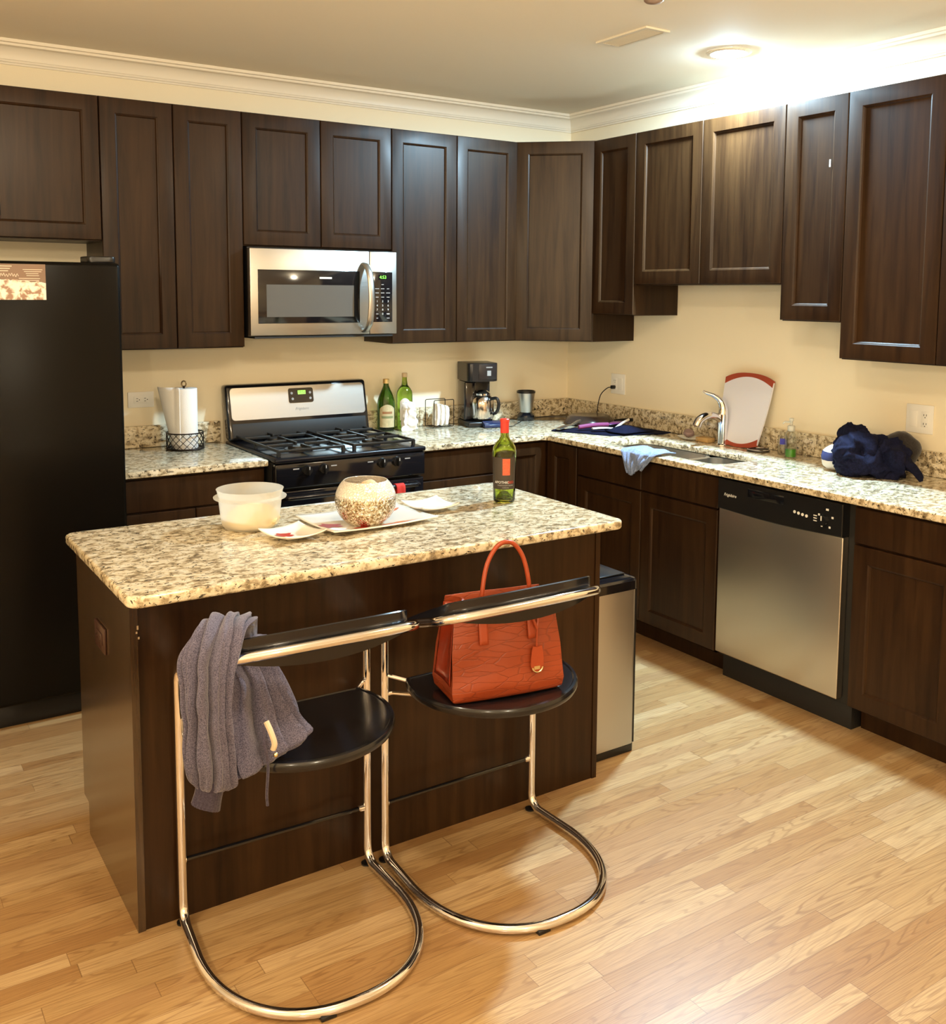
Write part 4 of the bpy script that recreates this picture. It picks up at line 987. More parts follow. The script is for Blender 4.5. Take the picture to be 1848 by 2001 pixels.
M_CHINA = plain('white_china', (0.86, 0.82, 0.74), 0.15, coat=0.4)
M_ROSE = plain('red_glaze', (0.42, 0.020, 0.008), 0.35)
M_PETAL = plain('peach_glaze', (0.62, 0.17, 0.06), 0.35)
def dish(name, label, c, w, d, rz, lift, blotches, h0=0.003, group=None):
    t = thing(name, label, 'plate', (c[0], c[1], CT+0.0005), rz=rz, group=group)
    def zf(u, v):
        x, y = u*2-1, v*2-1
        return h0+lift*(max(abs(x), abs(y))**3*0.55+0.45*(x*x*y*y)**1.0)
    def fn(u, v): return ((u-0.5)*w*(1-0.05*(2*v-1)**2*0), (v-0.5)*d, zf(u, v)+0.003)
    b = B(); b.grid(fn, 25, 25); b.obj('dish', M_CHINA, t, local=True, angle=80, mods=[('SOLIDIFY', dict(thickness=0.004, offset=0))])
    for (u0, v0, ru, rv, ang, m, sd) in blotches:
        b = B(); ctr = b.bm.verts.new((0, 0, 0)); vs = []
        pts_ = []
        for k in range(28):
            a = 2*PI*k/28; rr = 1+0.22*math.sin(5*a+sd)+0.12*math.sin(8*a+2*sd)
            du_, dv_ = ru*rr*math.cos(a), rv*rr*math.sin(a)
            pts_.append((u0+du_*math.cos(ang)-dv_*math.sin(ang), v0+du_*math.sin(ang)+dv_*math.cos(ang)))
        def at(u, v):
            u = min(max(u, 0.01), 0.99); v = min(max(v, 0.01), 0.99); p = fn(u, v); return (p[0], p[1], p[2]+0.0030)
        b.bm.verts.remove(ctr)
        R = []
        for s in (1.0, 0.66, 0.33, 0.04):
            R.append([at(u0+(p[0]-u0)*s, v0+(p[1]-v0)*s) for p in pts_])
        b.loops(R, True, False, True); b.obj('painted_flower', m, t, local=True)
    return t
dish('serving_plate', 'rectangular white platter with red flowers under the silver vase', (-2.325, -1.925), 0.37, 0.27, math.radians(3), 0.012,
     [(0.10, 0.38, 0.10, 0.11, 0.3, M_ROSE, 1.0), (0.28, 0.09, 0.07, 0.05, 0.0, M_ROSE, 2.0), (0.80, 0.70, 0.15, 0.07, 0.7, M_PETAL, 0.5), (0.72, 0.60, 0.06, 0.05, 0.2, M_ROSE, 3.0), (0.62, 0.07, 0.16, 0.04, 0.05, M_PETAL, 1.4)])
dish('small_square_plate', 'small square curved plate with a red flower, beside the plastic tub', (-2.605, -1.995), 0.145, 0.145, math.radians(12), 0.020, [(0.32, 0.55, 0.19, 0.17, 0.3, M_ROSE, 0.8)], group='small square plates')
dish('small_square_plate', 'small square plain curved plate on the right of the silver vase', (-2.065, -1.880), 0.145, 0.145, math.radians(2), 0.022, [(0.55, 0.06, 0.25, 0.06, 0.1, M_PETAL, 0.8)], group='small square plates')

# vase
def vasemat():
    m, nt, p = newmat('crackled_mercury_glass')
    tc = node(nt, 'ShaderNodeTexCoord').outputs['Object']
    vo = node(nt, 'ShaderNodeTexVoronoi', {'Vector': tc, 'Scale': 110.0}, feature='DISTANCE_TO_EDGE')
    n = node(nt, 'ShaderNodeTexNoise', {'Vector': tc, 'Scale': 130.0, 'Detail': 4.0})
    sz = node(nt, 'ShaderNodeSeparateXYZ', {0: tc}).outputs[2]
    zz = mth(nt, 'ADD', sz, mth(nt, 'MULTIPLY', n.outputs[0], 0.01))
    top_refl = ramp(nt, mth(nt, 'DIVIDE', zz, 0.16), [(0.56, (0, 0, 0)), (0.66, (1, 1, 1))])  # whitish upper half: reflection of ceiling and walls painted into the colour
    c = ramp(nt, n.outputs[0], [(0.38, (0.30, 0.20, 0.10)), (0.50, (0.66, 0.56, 0.40)), (0.60, (0.95, 0.90, 0.80))])
    c = mixc(nt, top_refl, c, (0.88, 0.84, 0.76))
    L(nt, c, p.inputs['Base Color']); L(nt, mth(nt, 'MULTIPLY_ADD', top_refl, -0.70, 1.0), p.inputs['Metallic']); p.inputs['Roughness'].default_value = 0.22
    h = ramp(nt, vo.outputs[0], [(0, (0, 0, 0)), (0.15, (1, 1, 1))])
    bp = node(nt, 'ShaderNodeBump', {'Height': h, 'Strength': 0.6, 'Distance': 0.003}); L(nt, bp.outputs[0], p.inputs['Normal'])
    return m
VC = (-2.358, -1.985, CT+0.0075)
RV = 0.0955; prof = [(0.040, 0.0), (0.046, 0.001)]
for k in range(1, 19):
    a = -PI/2+0.48+k/18*(PI-0.48-0.80); prof.append((RV*math.cos(a), 0.085+RV*1.0*math.sin(a)))
prof = [(r_, z_*0.93) for r_, z_ in prof]
inner = [(r_-0.003, z_) for r_, z_ in reversed(prof[3:])]
prof2 = prof + [(prof[-1][0]-0.0015, prof[-1][1]+0.001)] + inner + [(0.03, 0.006)]
tv = thing('round_vase', 'silver crackle-glass globe bowl on the island', 'vase', VC)
B().lathe(prof2, VC, 64).obj('globe_bowl', vasemat(), tv, angle=50)
M_BALL = plain('tan_ball', (0.70, 0.50, 0.30), 0.8, bump=1.0, bscale=130, var=0.25)
for i, (dx, dy, dz, r_) in enumerate([(0.012, 0.0, 0.106, 0.034), (-0.045, 0.012, 0.085, 0.034), (0.046, 0.030, 0.080, 0.034), (0.0, -0.045, 0.075, 0.030), (0.0, 0.045, 0.078, 0.030), (0.0, 0.0, 0.050, 0.032)]):
    b = B(); lump(b, (VC[0]+dx, VC[1]+dy, VC[2]+dz), (r_,)*3, i, amp=0.12, freq=40, sub=3)
    tag(b.obj('decorative_ball', M_BALL, loc=(VC[0]+dx, VC[1]+dy, VC[2]+dz)), 'tan ball showing above the rim of the silver bowl' if i == 0 else ['', 'tan ball at the left inside the silver bowl', 'tan ball at the right rear inside the silver bowl', 'tan ball at the front inside the silver bowl', 'tan ball at the back inside the silver bowl', 'tan ball at the bottom of the silver bowl'][i], 'decorative ball', group='tan balls in the silver bowl')

# wine bottle
WC = (-1.776, -1.903, CT+0.0005)
t = thing('wine_bottle', 'green wine bottle with red neck foil on the island', 'bottle', WC)
out_ = [(0.0, 0.030), (0.012, 0.028), (0.030, 0.006), (0.034, 0.001), (0.037, 0.004), (0.0385, 0.012), (0.0400, 0.10), (0.0415, 0.185), (0.0395, 0.203), (0.031, 0.219), (0.021, 0.230), (0.0155, 0.242), (0.0142, 0.262), (0.0142, 0.305), (0.0100, 0.305)]
inn = [(0.0098, 0.262), (0.0105, 0.242), (0.018, 0.228), (0.028, 0.216), (0.0362, 0.201), (0.0385, 0.185), (0.0372, 0.10), (0.0355, 0.014), (0.032, 0.010), (0.014, 0.033), (0.0, 0.036)]
B().lathe([(max(r_, 0.0004), z) for r_, z in [(q, w*0.955) for q, w in out_+inn]], WC, 48).obj('glass_body', M_GREEN, t, angle=60)
B().lathe([(q, w*0.955) for q, w in [(0.0148, 0.256), (0.0152, 0.258), (0.0152, 0.296), (0.0165, 0.297), (0.0165, 0.306), (0.014, 0.308), (0.001, 0.308)]], WC, 32, False).obj('neck_foil', plain('red_foil', (0.62, 0.045, 0.030), 0.35), t)
ca = math.atan2(-4.73-WC[1], -3.73-WC[0])
def band(r0, r1, z0, z1, a0, a1, off):
    b = B()
    def fn(u, v):
        a = ca+a0+(a1-a0)*u; r_ = (r0+(r1-r0)*v)+off; z = z0+(z1-z0)*v
        return (WC[0]+r_*math.cos(a), WC[1]+r_*math.sin(a), WC[2]+z)
    b.grid(fn, 32, 6); return b
lb = band(0.0391, 0.0413, 0.050, 0.162, -1.35, 1.15, 0.0006).obj('label', plain('dark_label', (0.045, 0.032, 0.020), 0.55), t)
band(0.0400, 0.0412, 0.100, 0.158, -0.15, 0.50, 0.0010).obj('emblem', plain('red_emblem', (0.60, 0.10, 0.04), 0.6, var=0.5, bscale=600), lb)
def wraptext(body, size, z, a_c, mat, name, sx=1.0):
    cu = bpy.data.curves.new(name, 'FONT'); cu.body = body; cu.size = size; cu.align_x = 'CENTER'; cu.align_y = 'CENTER'; cu.resolution_u = 2; cu.extrude = 0.0002
    o_ = bpy.data.objects.new('tmp', cu); COL.objects.link(o_); bpy.context.view_layer.update()
    me = bpy.data.meshes.new_from_object(o_.evaluated_get(bpy.context.evaluated_depsgraph_get())); bpy.data.objects.remove(o_); bpy.data.curves.remove(cu)
    b = B(); b.bm.from_mesh(me); bpy.data.meshes.remove(me)
    for v in b.bm.verts:
        R_ = 0.0412+v.co.z; a = ca+a_c+v.co.x*sx/0.041; zz = z+v.co.y
        v.co = V((WC[0]+R_*math.cos(a), WC[1]+R_*math.sin(a), WC[2]+zz))
    return b.obj(name, mat, lb, smooth=False)
wraptext('APOTHIC', 0.0125, 0.0745, -0.22, M_WPAINT, 'label_lettering'); wraptext('RED', 0.0125, 0.0745, 0.62, plain('red_print', (0.45, 0.05, 0.03), 0.5), 'label_lettering')
wraptext("WINEMAKER'S BLEND", 0.0060, 0.0640, 0.12, M_GREY, 'label_lettering'); wraptext('California', 0.0058, 0.0565, 0.12, M_GREY, 'label_lettering')

# ------------------------------------------------------------------ left counter: paper towel holder
PC = (-2.372, -0.155, CT+0.0005)
M_WIRE = plain('bronze_wire', (0.020, 0.012, 0.008), 0.4, metal=0.6)
t = thing('paper_towel_holder', 'dark wire basket holder around the paper towels', 'paper towel holder', PC)
b = B()
RR = 0.083
for z, rad_ in ((0.004, 0.004), (0.078, 0.003)): b.tube([(PC[0]+RR*math.cos(2*PI*k/40), PC[1]+RR*math.sin(2*PI*k/40), PC[2]+z) for k in range(40)], rad_, True, 8)
b.lathe([(0.080, 0), (0.080, 0.003), (0.001, 0.003)], PC, 32)
b.obj('basket_ring', M_WIRE, t)
b = B()
for k in range(16):
    for s in (-1, 1):
        a0 = 2*PI*k/16
        b.tube([(PC[0]+RR*math.cos(a0+s*q*0.9/8), PC[1]+RR*math.sin(a0+s*q*0.9/8), PC[2]+0.004+0.074*q/8) for q in range(9)], 0.0014, seg=6)
b.obj('lattice', M_WIRE, t)
b = B(); b.cyl((PC[0], PC[1], PC[2]), (PC[0], PC[1], PC[2]+0.293), 0.005); b.obj('center_post', M_WIRE, t)
b = B(); b.tube([(PC[0]+0.011*math.cos(2*PI*k/16)*0.8, PC[1]-0.006*math.cos(2*PI*k/16), PC[2]+0.303+0.013*math.sin(2*PI*k/16)) for k in range(16)], 0.0035, True, 8); b.obj('finial', plain('bronze_metal', (0.25, 0.17, 0.08), 0.4, metal=0.7), t)
PR = 0.0585
t = thing('paper_towel_roll', 'white paper towel roll standing in the wire basket', 'paper towels', (PC[0], PC[1], PC[2]+0.004))
b = B(); b.lathe([(0.020, 0.005), (PR-0.001, 0.005), (PR, 0.007), (PR, 0.281), (PR-0.001, 0.283), (0.020, 0.283), (0.020, 0.005)], PC, 56, False, False); b.obj('roll', M_PAPER, t, angle=40)
def flap(u, v):
    a = math.radians(235)-u*math.radians(78); z = 0.014+v*0.272+(0.004*v)
    peel = max(0, u-0.35)*max(0, v)*0.062
    r_ = PR+0.0012+peel
    return (PC[0]+r_*math.cos(a)-peel*0.45, PC[1]+r_*math.sin(a), PC[2]+z)
b = B(); b.grid(flap, 20, 16); b.obj('loose_sheet', M_PAPER, t, angle=80, mods=[('SOLIDIFY', dict(thickness=0.0008, offset=0))])

# ------------------------------------------------------------------ right of range
def bottle(name, label, c, prof, mat, cap, capz, labelz=None, lab=None, sqf=1.0, group=None):
    t = thing(name, label, 'bottle', c, group=group)
    B().lathe([(max(r_, 0.0005), z) for r_, z in prof], c, 32).obj('glass_body', mat, t, angle=60)
    B().lathe([(capz[2], capz[0]), (capz[2], capz[1]-0.002), (capz[2]-0.002, capz[1]), (0.001, capz[1])], c, 24).obj('cap', cap, t)
    return t
M_GOLDCAP = plain('gold_cap', (0.62, 0.42, 0.16), 0.35, metal=0.6)
GBt = 'green oil bottles right of the range'
c1 = (-1.285, -0.085, CT+0.0005)
t1 = bottle('oil_bottle', 'short wide dark green oil bottle with a cream label', c1, [(0.040, 0), (0.046, 0.003), (0.048, 0.012), (0.048, 0.135), (0.044, 0.165), (0.034, 0.195), (0.022, 0.222), (0.0145, 0.240), (0.0135, 0.258), (0.001, 0.258)], M_DGREEN, M_GOLDCAP, (0.252, 0.276, 0.0165), group=GBt)
ca1 = math.atan2(-4.73-c1[1], -3.73-c1[0])
def wrapband(c, r_, z0, z1, a0, a1, caa, arch=0.0):
    b = B()
    def fn(u, v):
        a = caa+a0+(a1-a0)*u; z = z0+(z1-z0+arch*(1-(2*u-1)**2))*v
        return (c[0]+r_*math.cos(a), c[1]+r_*math.sin(a), c[2]+z)
    b.grid(fn, 24, 8); return b
M_LAB = plain('cream_label', (0.50, 0.42, 0.24), 0.6, var=0.35, bscale=200)
lb1 = wrapband(c1, 0.0487, 0.022, 0.120, -0.75, 1.05, ca1, 0.022).obj('label', M_LAB, t1)
wrapband(c1, 0.0492, 0.070, 0.082, -0.5, 0.8, ca1).obj('label_band', plain('green_print', (0.20, 0.22, 0.10), 0.6), lb1)
wrapband(c1, 0.0492, 0.094, 0.106, -0.4, 0.7, ca1).obj('label_band', plain('brown_print', (0.30, 0.14, 0.06), 0.6), lb1)
c2 = (-1.168, -0.075, CT+0.0005)
t2 = bottle('oil_bottle', 'tall green oil bottle behind the crumpled white bag', c2, [(0.036, 0), (0.041, 0.003), (0.042, 0.012), (0.043, 0.185), (0.040, 0.205), (0.030, 0.222), (0.017, 0.238), (0.0135, 0.262), (0.0125, 0.285), (0.001, 0.285)], glass('mid_green_bottle', (0.30, 0.42, 0.05)), plain('cork_cap', (0.60, 0.45, 0.28), 0.6), (0.280, 0.302, 0.0150), group=GBt)
wrapband(c2, 0.0436, 0.05, 0.150, -0.6, 0.7, math.atan2(-4.73-c2[1], -3.73-c2[0]), 0.02).obj('label', M_WHITE, t2)
# crumpled bag
b = B(); loft(b, [(V((-1.182, -0.148, CT+0.002)), V((0.040, -0.004, 0)), V((0, 0.017, 0))), (V((-1.182, -0.148, CT+0.012)), V((0.043, -0.006, 0)), V((0, 0.022, 0))), (V((-1.178, -0.146, CT+0.06)), V((0.034, -0.006, 0)), V((0, 0.02, 0))), (V((-1.182, -0.146, CT+0.12)), V((0.030, -0.004, 0)), V((0, 0.013, 0))), (V((-1.184, -0.144, CT+0.150)), V((0.032, -0.004, 0)), V((0, 0.004, 0)))],
              nv=36, nu=48, folds=[(5, 0.12, 0.3, 3), (9, 0.08, 1.0, -4)], namp=0.012, nfreq=40, seed=5)
tag(b.obj('snack_bag', plain('crumpled_white_film', (0.72, 0.70, 0.66), 0.3, var=0.35, bscale=70), loc=(-1.182, -0.148, CT), angle=25), 'crumpled white snack bag in front of the tall green bottle', 'bag')
# wire rack with napkins
t = thing('napkin_rack', 'black wire napkin rack left of the coffee maker', 'rack', (-0.972, -0.10, CT))
for (yy, x0_, x1_) in ((-0.060, -1.030, -0.905), (-0.128, -1.015, -0.890)):
    b = B(); b.tube(fillet([(x0_, yy, CT+0.004), (x0_, yy, CT+0.150), (x1_, yy, CT+0.150), (x1_, yy, CT+0.004)], 0.008, True, 4), 0.0022, True, 8); b.obj('wire_frame', M_WIRE, t)
b = B()
for xx in (-1.018, -0.958, -0.900): b.tube([(xx, -0.128, CT+0.004), (xx, -0.060, CT+0.004)], 0.0022, seg=8)
b.obj('base_wire', M_WIRE, t)
for i in range(3):
    xx = -0.998+i*0.030; cc = V((xx+0.012, -0.094, CT+0.072))
    b = B(); loft(b, [(cc+V((0, 0, -0.062)), V((0.013, 0, 0)), V((0, 0.022, 0))), (cc+V((0.002, 0, -0.03)), V((0.015, 0, 0)), V((0, 0.028, 0))), (cc+V((0.006, 0, 0.02)), V((0.015, 0, 0)), V((0, 0.026, 0))), (cc+V((0.004, 0, 0.058-0.008*i)), V((0.010, 0, 0)), V((0, 0.018, 0)))], nv=20, nu=32, folds=[(6, 0.08, i, 1)], namp=0.003, nfreq=40, seed=i)
    tag(b.obj('rolled_napkin', M_WCLOTH, loc=tuple(cc)), ['leftmost rolled white napkin in the wire rack', 'middle rolled white napkin in the wire rack', 'rolled white napkin in the rack nearest the coffee maker'][i], 'napkin', group='napkins in the wire rack')

# coffee maker
KC = V((-0.748, -0.16, CT+0.0005))
t = thing('coffee_maker', 'black drip coffee maker on the back counter', 'coffee maker', tuple(KC), rz=math.radians(-14))
def cm(x, y, z): return (x, y, z)
b = B(); b.box(-0.088, 0.085, -0.090, 0.110, 0, 0.030, 0.008, 3); b.obj('base', M_BLACK, t, local=True)
B().box(-0.088, -0.020, -0.020, 0.110, 0.0305, 0.250, 0.012, 3).obj('water_tank', M_BLACKG, t, local=True)
B().box(-0.0195, 0.085, 0.050, 0.110, 0.0305, 0.250, 0.008).obj('rear_column', M_BLACK, t, local=True)
pl = [(p.x, p.y) for p in fillet([(-0.090, -0.085, 0), (0.086, -0.085, 0), (0.086, 0.112, 0), (-0.090, 0.112, 0)], [0.03, 0.03, 0.01, 0.01], True, 6)]
hd_ = B().prism(pl, 0.2505, 0.350, 0.004).obj('brew_head', M_BLACK, t, local=True)
B().box(-0.030, 0.072, -0.088, -0.0845, 0.262, 0.345, 0.001).obj('front_cover', plain('grey_plastic', (0.018, 0.014, 0.014), 0.25), hd_, local=True)
text_o = B(); text_o.box(0.012, 0.048, -0.0888, -0.0878, 0.325, 0.331); text_o.box(0.018, 0.040, -0.0888, -0.0878, 0.282, 0.310); text_o.obj('logo_print', M_GREY, hd_, local=True, smooth=False)
b = B(); b.lathe([(0.050, 0.0305), (0.052, 0.036), (0.001, 0.037)], (0.018, -0.028, 0), 32); b.obj('warming_plate', M_BLACKM, t, local=True)
b = B(); b.loops([[(-0.01, -0.134, 0.002), (0.095, -0.134, 0.002), (0.095, -0.088, 0.002), (-0.01, -0.088, 0.002)], [(-0.01, -0.134, 0.018), (0.095, -0.134, 0.018), (0.095, -0.088, 0.036), (-0.01, -0.088, 0.036)]]); b._bev(b.bm.verts[:], 0.003); b.obj('control_pod', plain('blue_black_plastic', (0.02, 0.03, 0.08), 0.25), t, local=True)
tp_ = thing('coffee_carafe', 'steel carafe under the coffee maker brew head', 'carafe', tuple(KC), rz=math.radians(-14))
b = B(); b.lathe([(0.052, 0.040), (0.060, 0.044), (0.064, 0.06), (0.066, 0.125), (0.062, 0.150), (0.050, 0.166), (0.043, 0.172)], (0.012, -0.030, 0), 40); b.obj('carafe_body', plain('polished_steel', (0.62, 0.58, 0.54), 0.14, metal=1), tp_, local=True)
b = B(); b.lathe([(0.044, 0.1725), (0.045, 0.182), (0.036, 0.190), (0.020, 0.200), (0.001, 0.201)], (0.012, -0.030, 0), 32); b.obj('carafe_lid', M_CHROME, tp_, local=True)
b = B(); b.tube(catmull([(0.045, -0.080, 0.155), (0.068, -0.105, 0.158), (0.078, -0.112, 0.125), (0.070, -0.104, 0.085), (0.052, -0.088, 0.072)], 6), 0.009, seg=10); b.obj('carafe_handle', M_BLACK, tp_, local=True)

# coffee grinder / blender
GC = (-0.385, -0.105, CT+0.0005)
t = thing('blender', 'small steel blender cup on a black base in the corner', 'blender', GC)
B().lathe([(0.050, 0), (0.052, 0.004), (0.050, 0.030), (0.038, 0.044), (0.001, 0.045)], GC, 32).obj('base', M_BLACKG, t)
B().lathe([(0.034, 0.0455), (0.036, 0.05), (0.052, 0.162), (0.001, 0.162)], GC, 36).obj('steel_cup', M_STEELZ, t, angle=40)
B().lathe([(0.0545, 0.158), (0.0545, 0.170), (0.050, 0.172), (0.048, 0.166), (0.001, 0.166)], GC, 36).obj('rim', M_BLACK, t)
cords = B(); cords.tube(catmull([(-0.705, -0.285, CT+0.004), (-0.62, -0.30, CT+0.003), (-0.55, -0.24, CT+0.003), (-0.47, -0.17, CT+0.003), (-0.435, -0.14, CT+0.008)], 8), 0.0022, seg=8)
tag(cords.obj('power_cord', M_BLACK, loc=(-0.56, -0.24, CT)), 'black cord on the counter between coffee maker and blender', 'cord', group='black power cords')
# plug and cord on the right wall
t = thing('power_cord', 'black cord rising to the plug in the corner outlet', 'cord', (-0.03, -0.42, CT), group='black power cords')
b = B(); b.box(-0.036, -0.0092, -0.456, -0.438, 1.108, 1.128, 0.004); b.obj('plug', M_BLACK, t)
b = B(); b.tube(catmull([(-0.036, -0.447, 1.118), (-0.055, -0.435, 1.112), (-0.070, -0.40, 1.075), (-0.068, -0.375, 1.02), (-0.050, -0.345, 0.97), (-0.038, -0.310, 0.925), (-0.033, -0.27, CT+0.004), (-0.06, -0.18, CT+0.004), (-0.20, -0.07, CT+0.004), (-0.33, -0.07, CT+0.006)], 8), 0.0028, seg=8); b.obj('cable', M_BLACK, t)

# ------------------------------------------------------------------ dish mat, pan and utensils
def matf(u, v):
    # quadrilateral on the counter
    A, Bq, Cq, Dq = V((-0.545, -0.560, 0)), V((-0.395, -0.865, 0)), V((-0.075, -0.975, 0)), V((-0.060, -0.520, 0))
    p = A.lerp(Bq, u).lerp(Dq.lerp(Cq, u), v)
    z = CT+0.006+0.010*max(0, noise.noise(V((p.x*9, p.y*9, 2))))+0.016*max(0, v-0.85)*max(0, u-0.6)*8
    return (p.x, p.y, z)
b = B(); b.grid(matf, 30, 24)
tag(b.obj('drying_mat', M_NAVY, loc=(-0.27, -0.73, CT), angle=80, mods=[('SOLIDIFY', dict(thickness=0.006, offset=-1))]), 'dark navy drying mat under the utensils left of the sink', 'mat')
t = thing('frying_pan', 'brown upturned frying pan against the backsplash', 'pan', (-0.175, -0.42, CT))
b = B(); b.lathe([(0.140, 0.008), (0.143, 0.009), (0.136, 0.022), (0.118, 0.044), (0.105, 0.052), (0.085, 0.054), (0.001, 0.054), ], (-0.175, -0.425, CT), 48, False); b.obj('pan_body', plain('brown_enamel', (0.055, 0.035, 0.026), 0.22, metal=0.2), t)
b = B(); b.tube(catmull([(-0.070, -0.525, CT+0.020), (-0.055, -0.575, CT+0.030), (-0.045, -0.640, CT+0.038)], 6), 0.010, seg=10); b.obj('pan_handle', M_BLACK, t)
def utensil(label, name, mh, mb, p0, p1, p2, rh, head, group='utensils on the drying mat'):
    t = thing(name, label, 'utensil', p0, group=group)
    b = B(); b.tube(catmull([p0, V(p0).lerp(V(p1), 0.5)+V((0, 0, 0.004)), p1], 6), rh, seg=10); b.obj('utensil_handle', mh, t)
    d_ = (V(p2)-V(p1)); nrm_ = d_.cross(V((0, 0, 1))).normalized(); b = B()
    rg_ = []
    for k in range(9):
        s = k/8; w = head*(0.25+0.75*math.sin(min(1, s*1.6)*PI/2))*(1 if s < 0.9 else 0.8); c = V(p1).lerp(V(p2), s)+V((0, 0, 0.004*math.sin(s*PI)))
        rg_.append([c+nrm_*w*math.cos(2*PI*q/16)+V((0, 0, 1))*0.004*math.sin(2*PI*q/16) for q in range(16)])
    b.loops(rg_); b.obj('utensil_head', mb, t)
M_PURP = plain('purple_plastic', (0.12, 0.016, 0.11), 0.3); M_PINK = plain('dusky_pink_plastic', (0.22, 0.05, 0.14), 0.3)
utensil('metal turner lying at the left end of the drying mat', 'turner', M_STEELX, M_STEELX, (-0.30, -0.500, CT+0.035), (-0.40, -0.555, CT+0.026), (-0.53, -0.600, CT+0.016), 0.007, 0.020)
utensil('purple-headed utensil with a pink handle on the mat', 'serving_spoon', M_PINK, M_PURP, (-0.44, -0.660, CT+0.026), (-0.27, -0.700, CT+0.034), (-0.14, -0.700, CT+0.040), 0.012, 0.040)
utensil('white plastic spatula bent across the mat', 'spatula', M_WHITE, M_WHITE, (-0.16, -0.740, CT+0.058), (-0.285, -0.775, CT+0.022), (-0.400, -0.725, CT+0.024), 0.007, 0.024)
b = B(); b.grid(lambda u, v: (-0.13-0.20*v-0.03*math.sin(u*3), -0.74-0.17*u, CT+0.016+0.028*math.sin(PI*u)*math.sin(PI*v)), 14, 14)
tag(b.obj('knife_block_cloth' if False else 'folded_cloth', M_NAVY, loc=(-0.23, -0.82, CT), mods=[('SOLIDIFY', dict(thickness=0.003))]), 'dark folded cloth heaped on the drying mat', 'cloth')

# white soap dish with scrubber, board, soap bottles
t = thing('soap_dish', 'white oval dish left of the faucet', 'dish', (-0.125, -1.165, CT))
b = B(); b.lathe([(0.030, 0.001), (0.060, 0.012), (0.066, 0.016), (0.060, 0.015), (0.028, 0.005), (0.001, 0.005)], (0, 0, 0), 32); b.xf(Matrix.Translation((-0.125, -1.165, CT)) @ Matrix.Diagonal((0.75, 1.15, 1, 1))); b.obj('dish', M_WHITE, t)
b = B(); lump(b, (-0.118, -1.148, CT+0.030), (0.024, 0.028, 0.021), 3, amp=0.3, freq=30, sub=3); tag(b.obj('scouring_pad', plain('pinkish_scourer', (0.30, 0.21, 0.20), 0.6, metal=0.3, bump=1, bscale=200), loc=(-0.118, -1.148, CT+0.01)), 'pinkish grey scouring pad on the white soap dish', 'scourer')
tag(B().box(-0.14, -0.085, -1.300, -1.215, CT+0.0005, CT+0.024, 0.005).obj('sponge', plain('tan_sponge', (0.52, 0.33, 0.13), 0.9, bump=1, bscale=160), loc=(-0.11, -1.255, CT)), 'tan sponge just left of the faucet base', 'sponge')

t = thing('cutting_board', 'white cutting board with red ends leaning on the backsplash', 'cutting board', (-0.05, -1.44, CT), )
N = 40
def board_poly():
    pts_ = []
    w0, w1, H_ = 0.118, 0.150, 0.362
    for k in range(17):
        s = k/16; x = -w0+2*w0*s; pts_.append((x, 0.016*(2*s-1)**2))
    for k in range(1, 8): s = k/8; pts_.append((w0+(w1-w0)*math.sin(s*PI/2)*1.0, 0.016+s*(H_-0.05)))
    for k in range(17):
        s = k/16; x = w1-2*w1*s; pts_.append((x, H_-0.030*abs(2*s-1)**2.6))
    for k in range(1, 8): s = 1-k/8; pts_.append((-w0-(w1-w0)*math.sin(s*PI/2), 0.016+s*(H_-0.05)))
    return pts_
poly = board_poly()
tilt = math.radians(13)
MB_ = Matrix.Translation((-0.105, -1.460, CT+0.001)) @ Matrix.Rotation(-PI/2, 4, 'Z') @ Matrix.Rotation(-tilt, 4, 'X')
def bm_board(cond, th0, th1):
    b = B(); pl_ = cond; b.loops([[(x, th0, z) for x, z in pl_], [(x, th1, z) for x, z in pl_]]); b.xf(MB_); return b
bm_board(poly, -0.004, 0.004).obj('board', plain('milky_plastic', (0.74, 0.74, 0.82), 0.4, sss=0.1), t, angle=40)
def capstrip(top):
    # crescent grip: outer edge follows the board outline, inner edge an arc
    outer_ = []; inner_ = []
    for k in range(25):
        s = k/24
        if top: x = 0.150-0.300*s; outer_.append((x*1.004, 0.363-0.030*abs(2*s-1)**2.6)); inner_.append((x*0.985, 0.344-0.042*abs(2*s-1)**2.0))
        else: x = 0.118-0.236*s; outer_.append((x*1.01, -0.0005+0.016*(2*s-1)**2)); inner_.append((x*1.0, 0.016+0.034*(2*s-1)**2))
    b = B()
    for th in (-0.0052, 0.0052): pass
    R = []
    for (o_, i_) in zip(outer_, inner_): R.append([(o_[0], -0.0055, o_[1]), (i_[0], -0.0055, i_[1]), (i_[0], 0.0055, i_[1]), (o_[0], 0.0055, o_[1])])
    b.loops(R); b.xf(MB_); return b
M_RGRIP = plain('rust_red_rubber', (0.34, 0.055, 0.025), 0.5)
capstrip(True).obj('grip_edge', M_RGRIP, t); capstrip(False).obj('grip_edge', M_RGRIP, t)

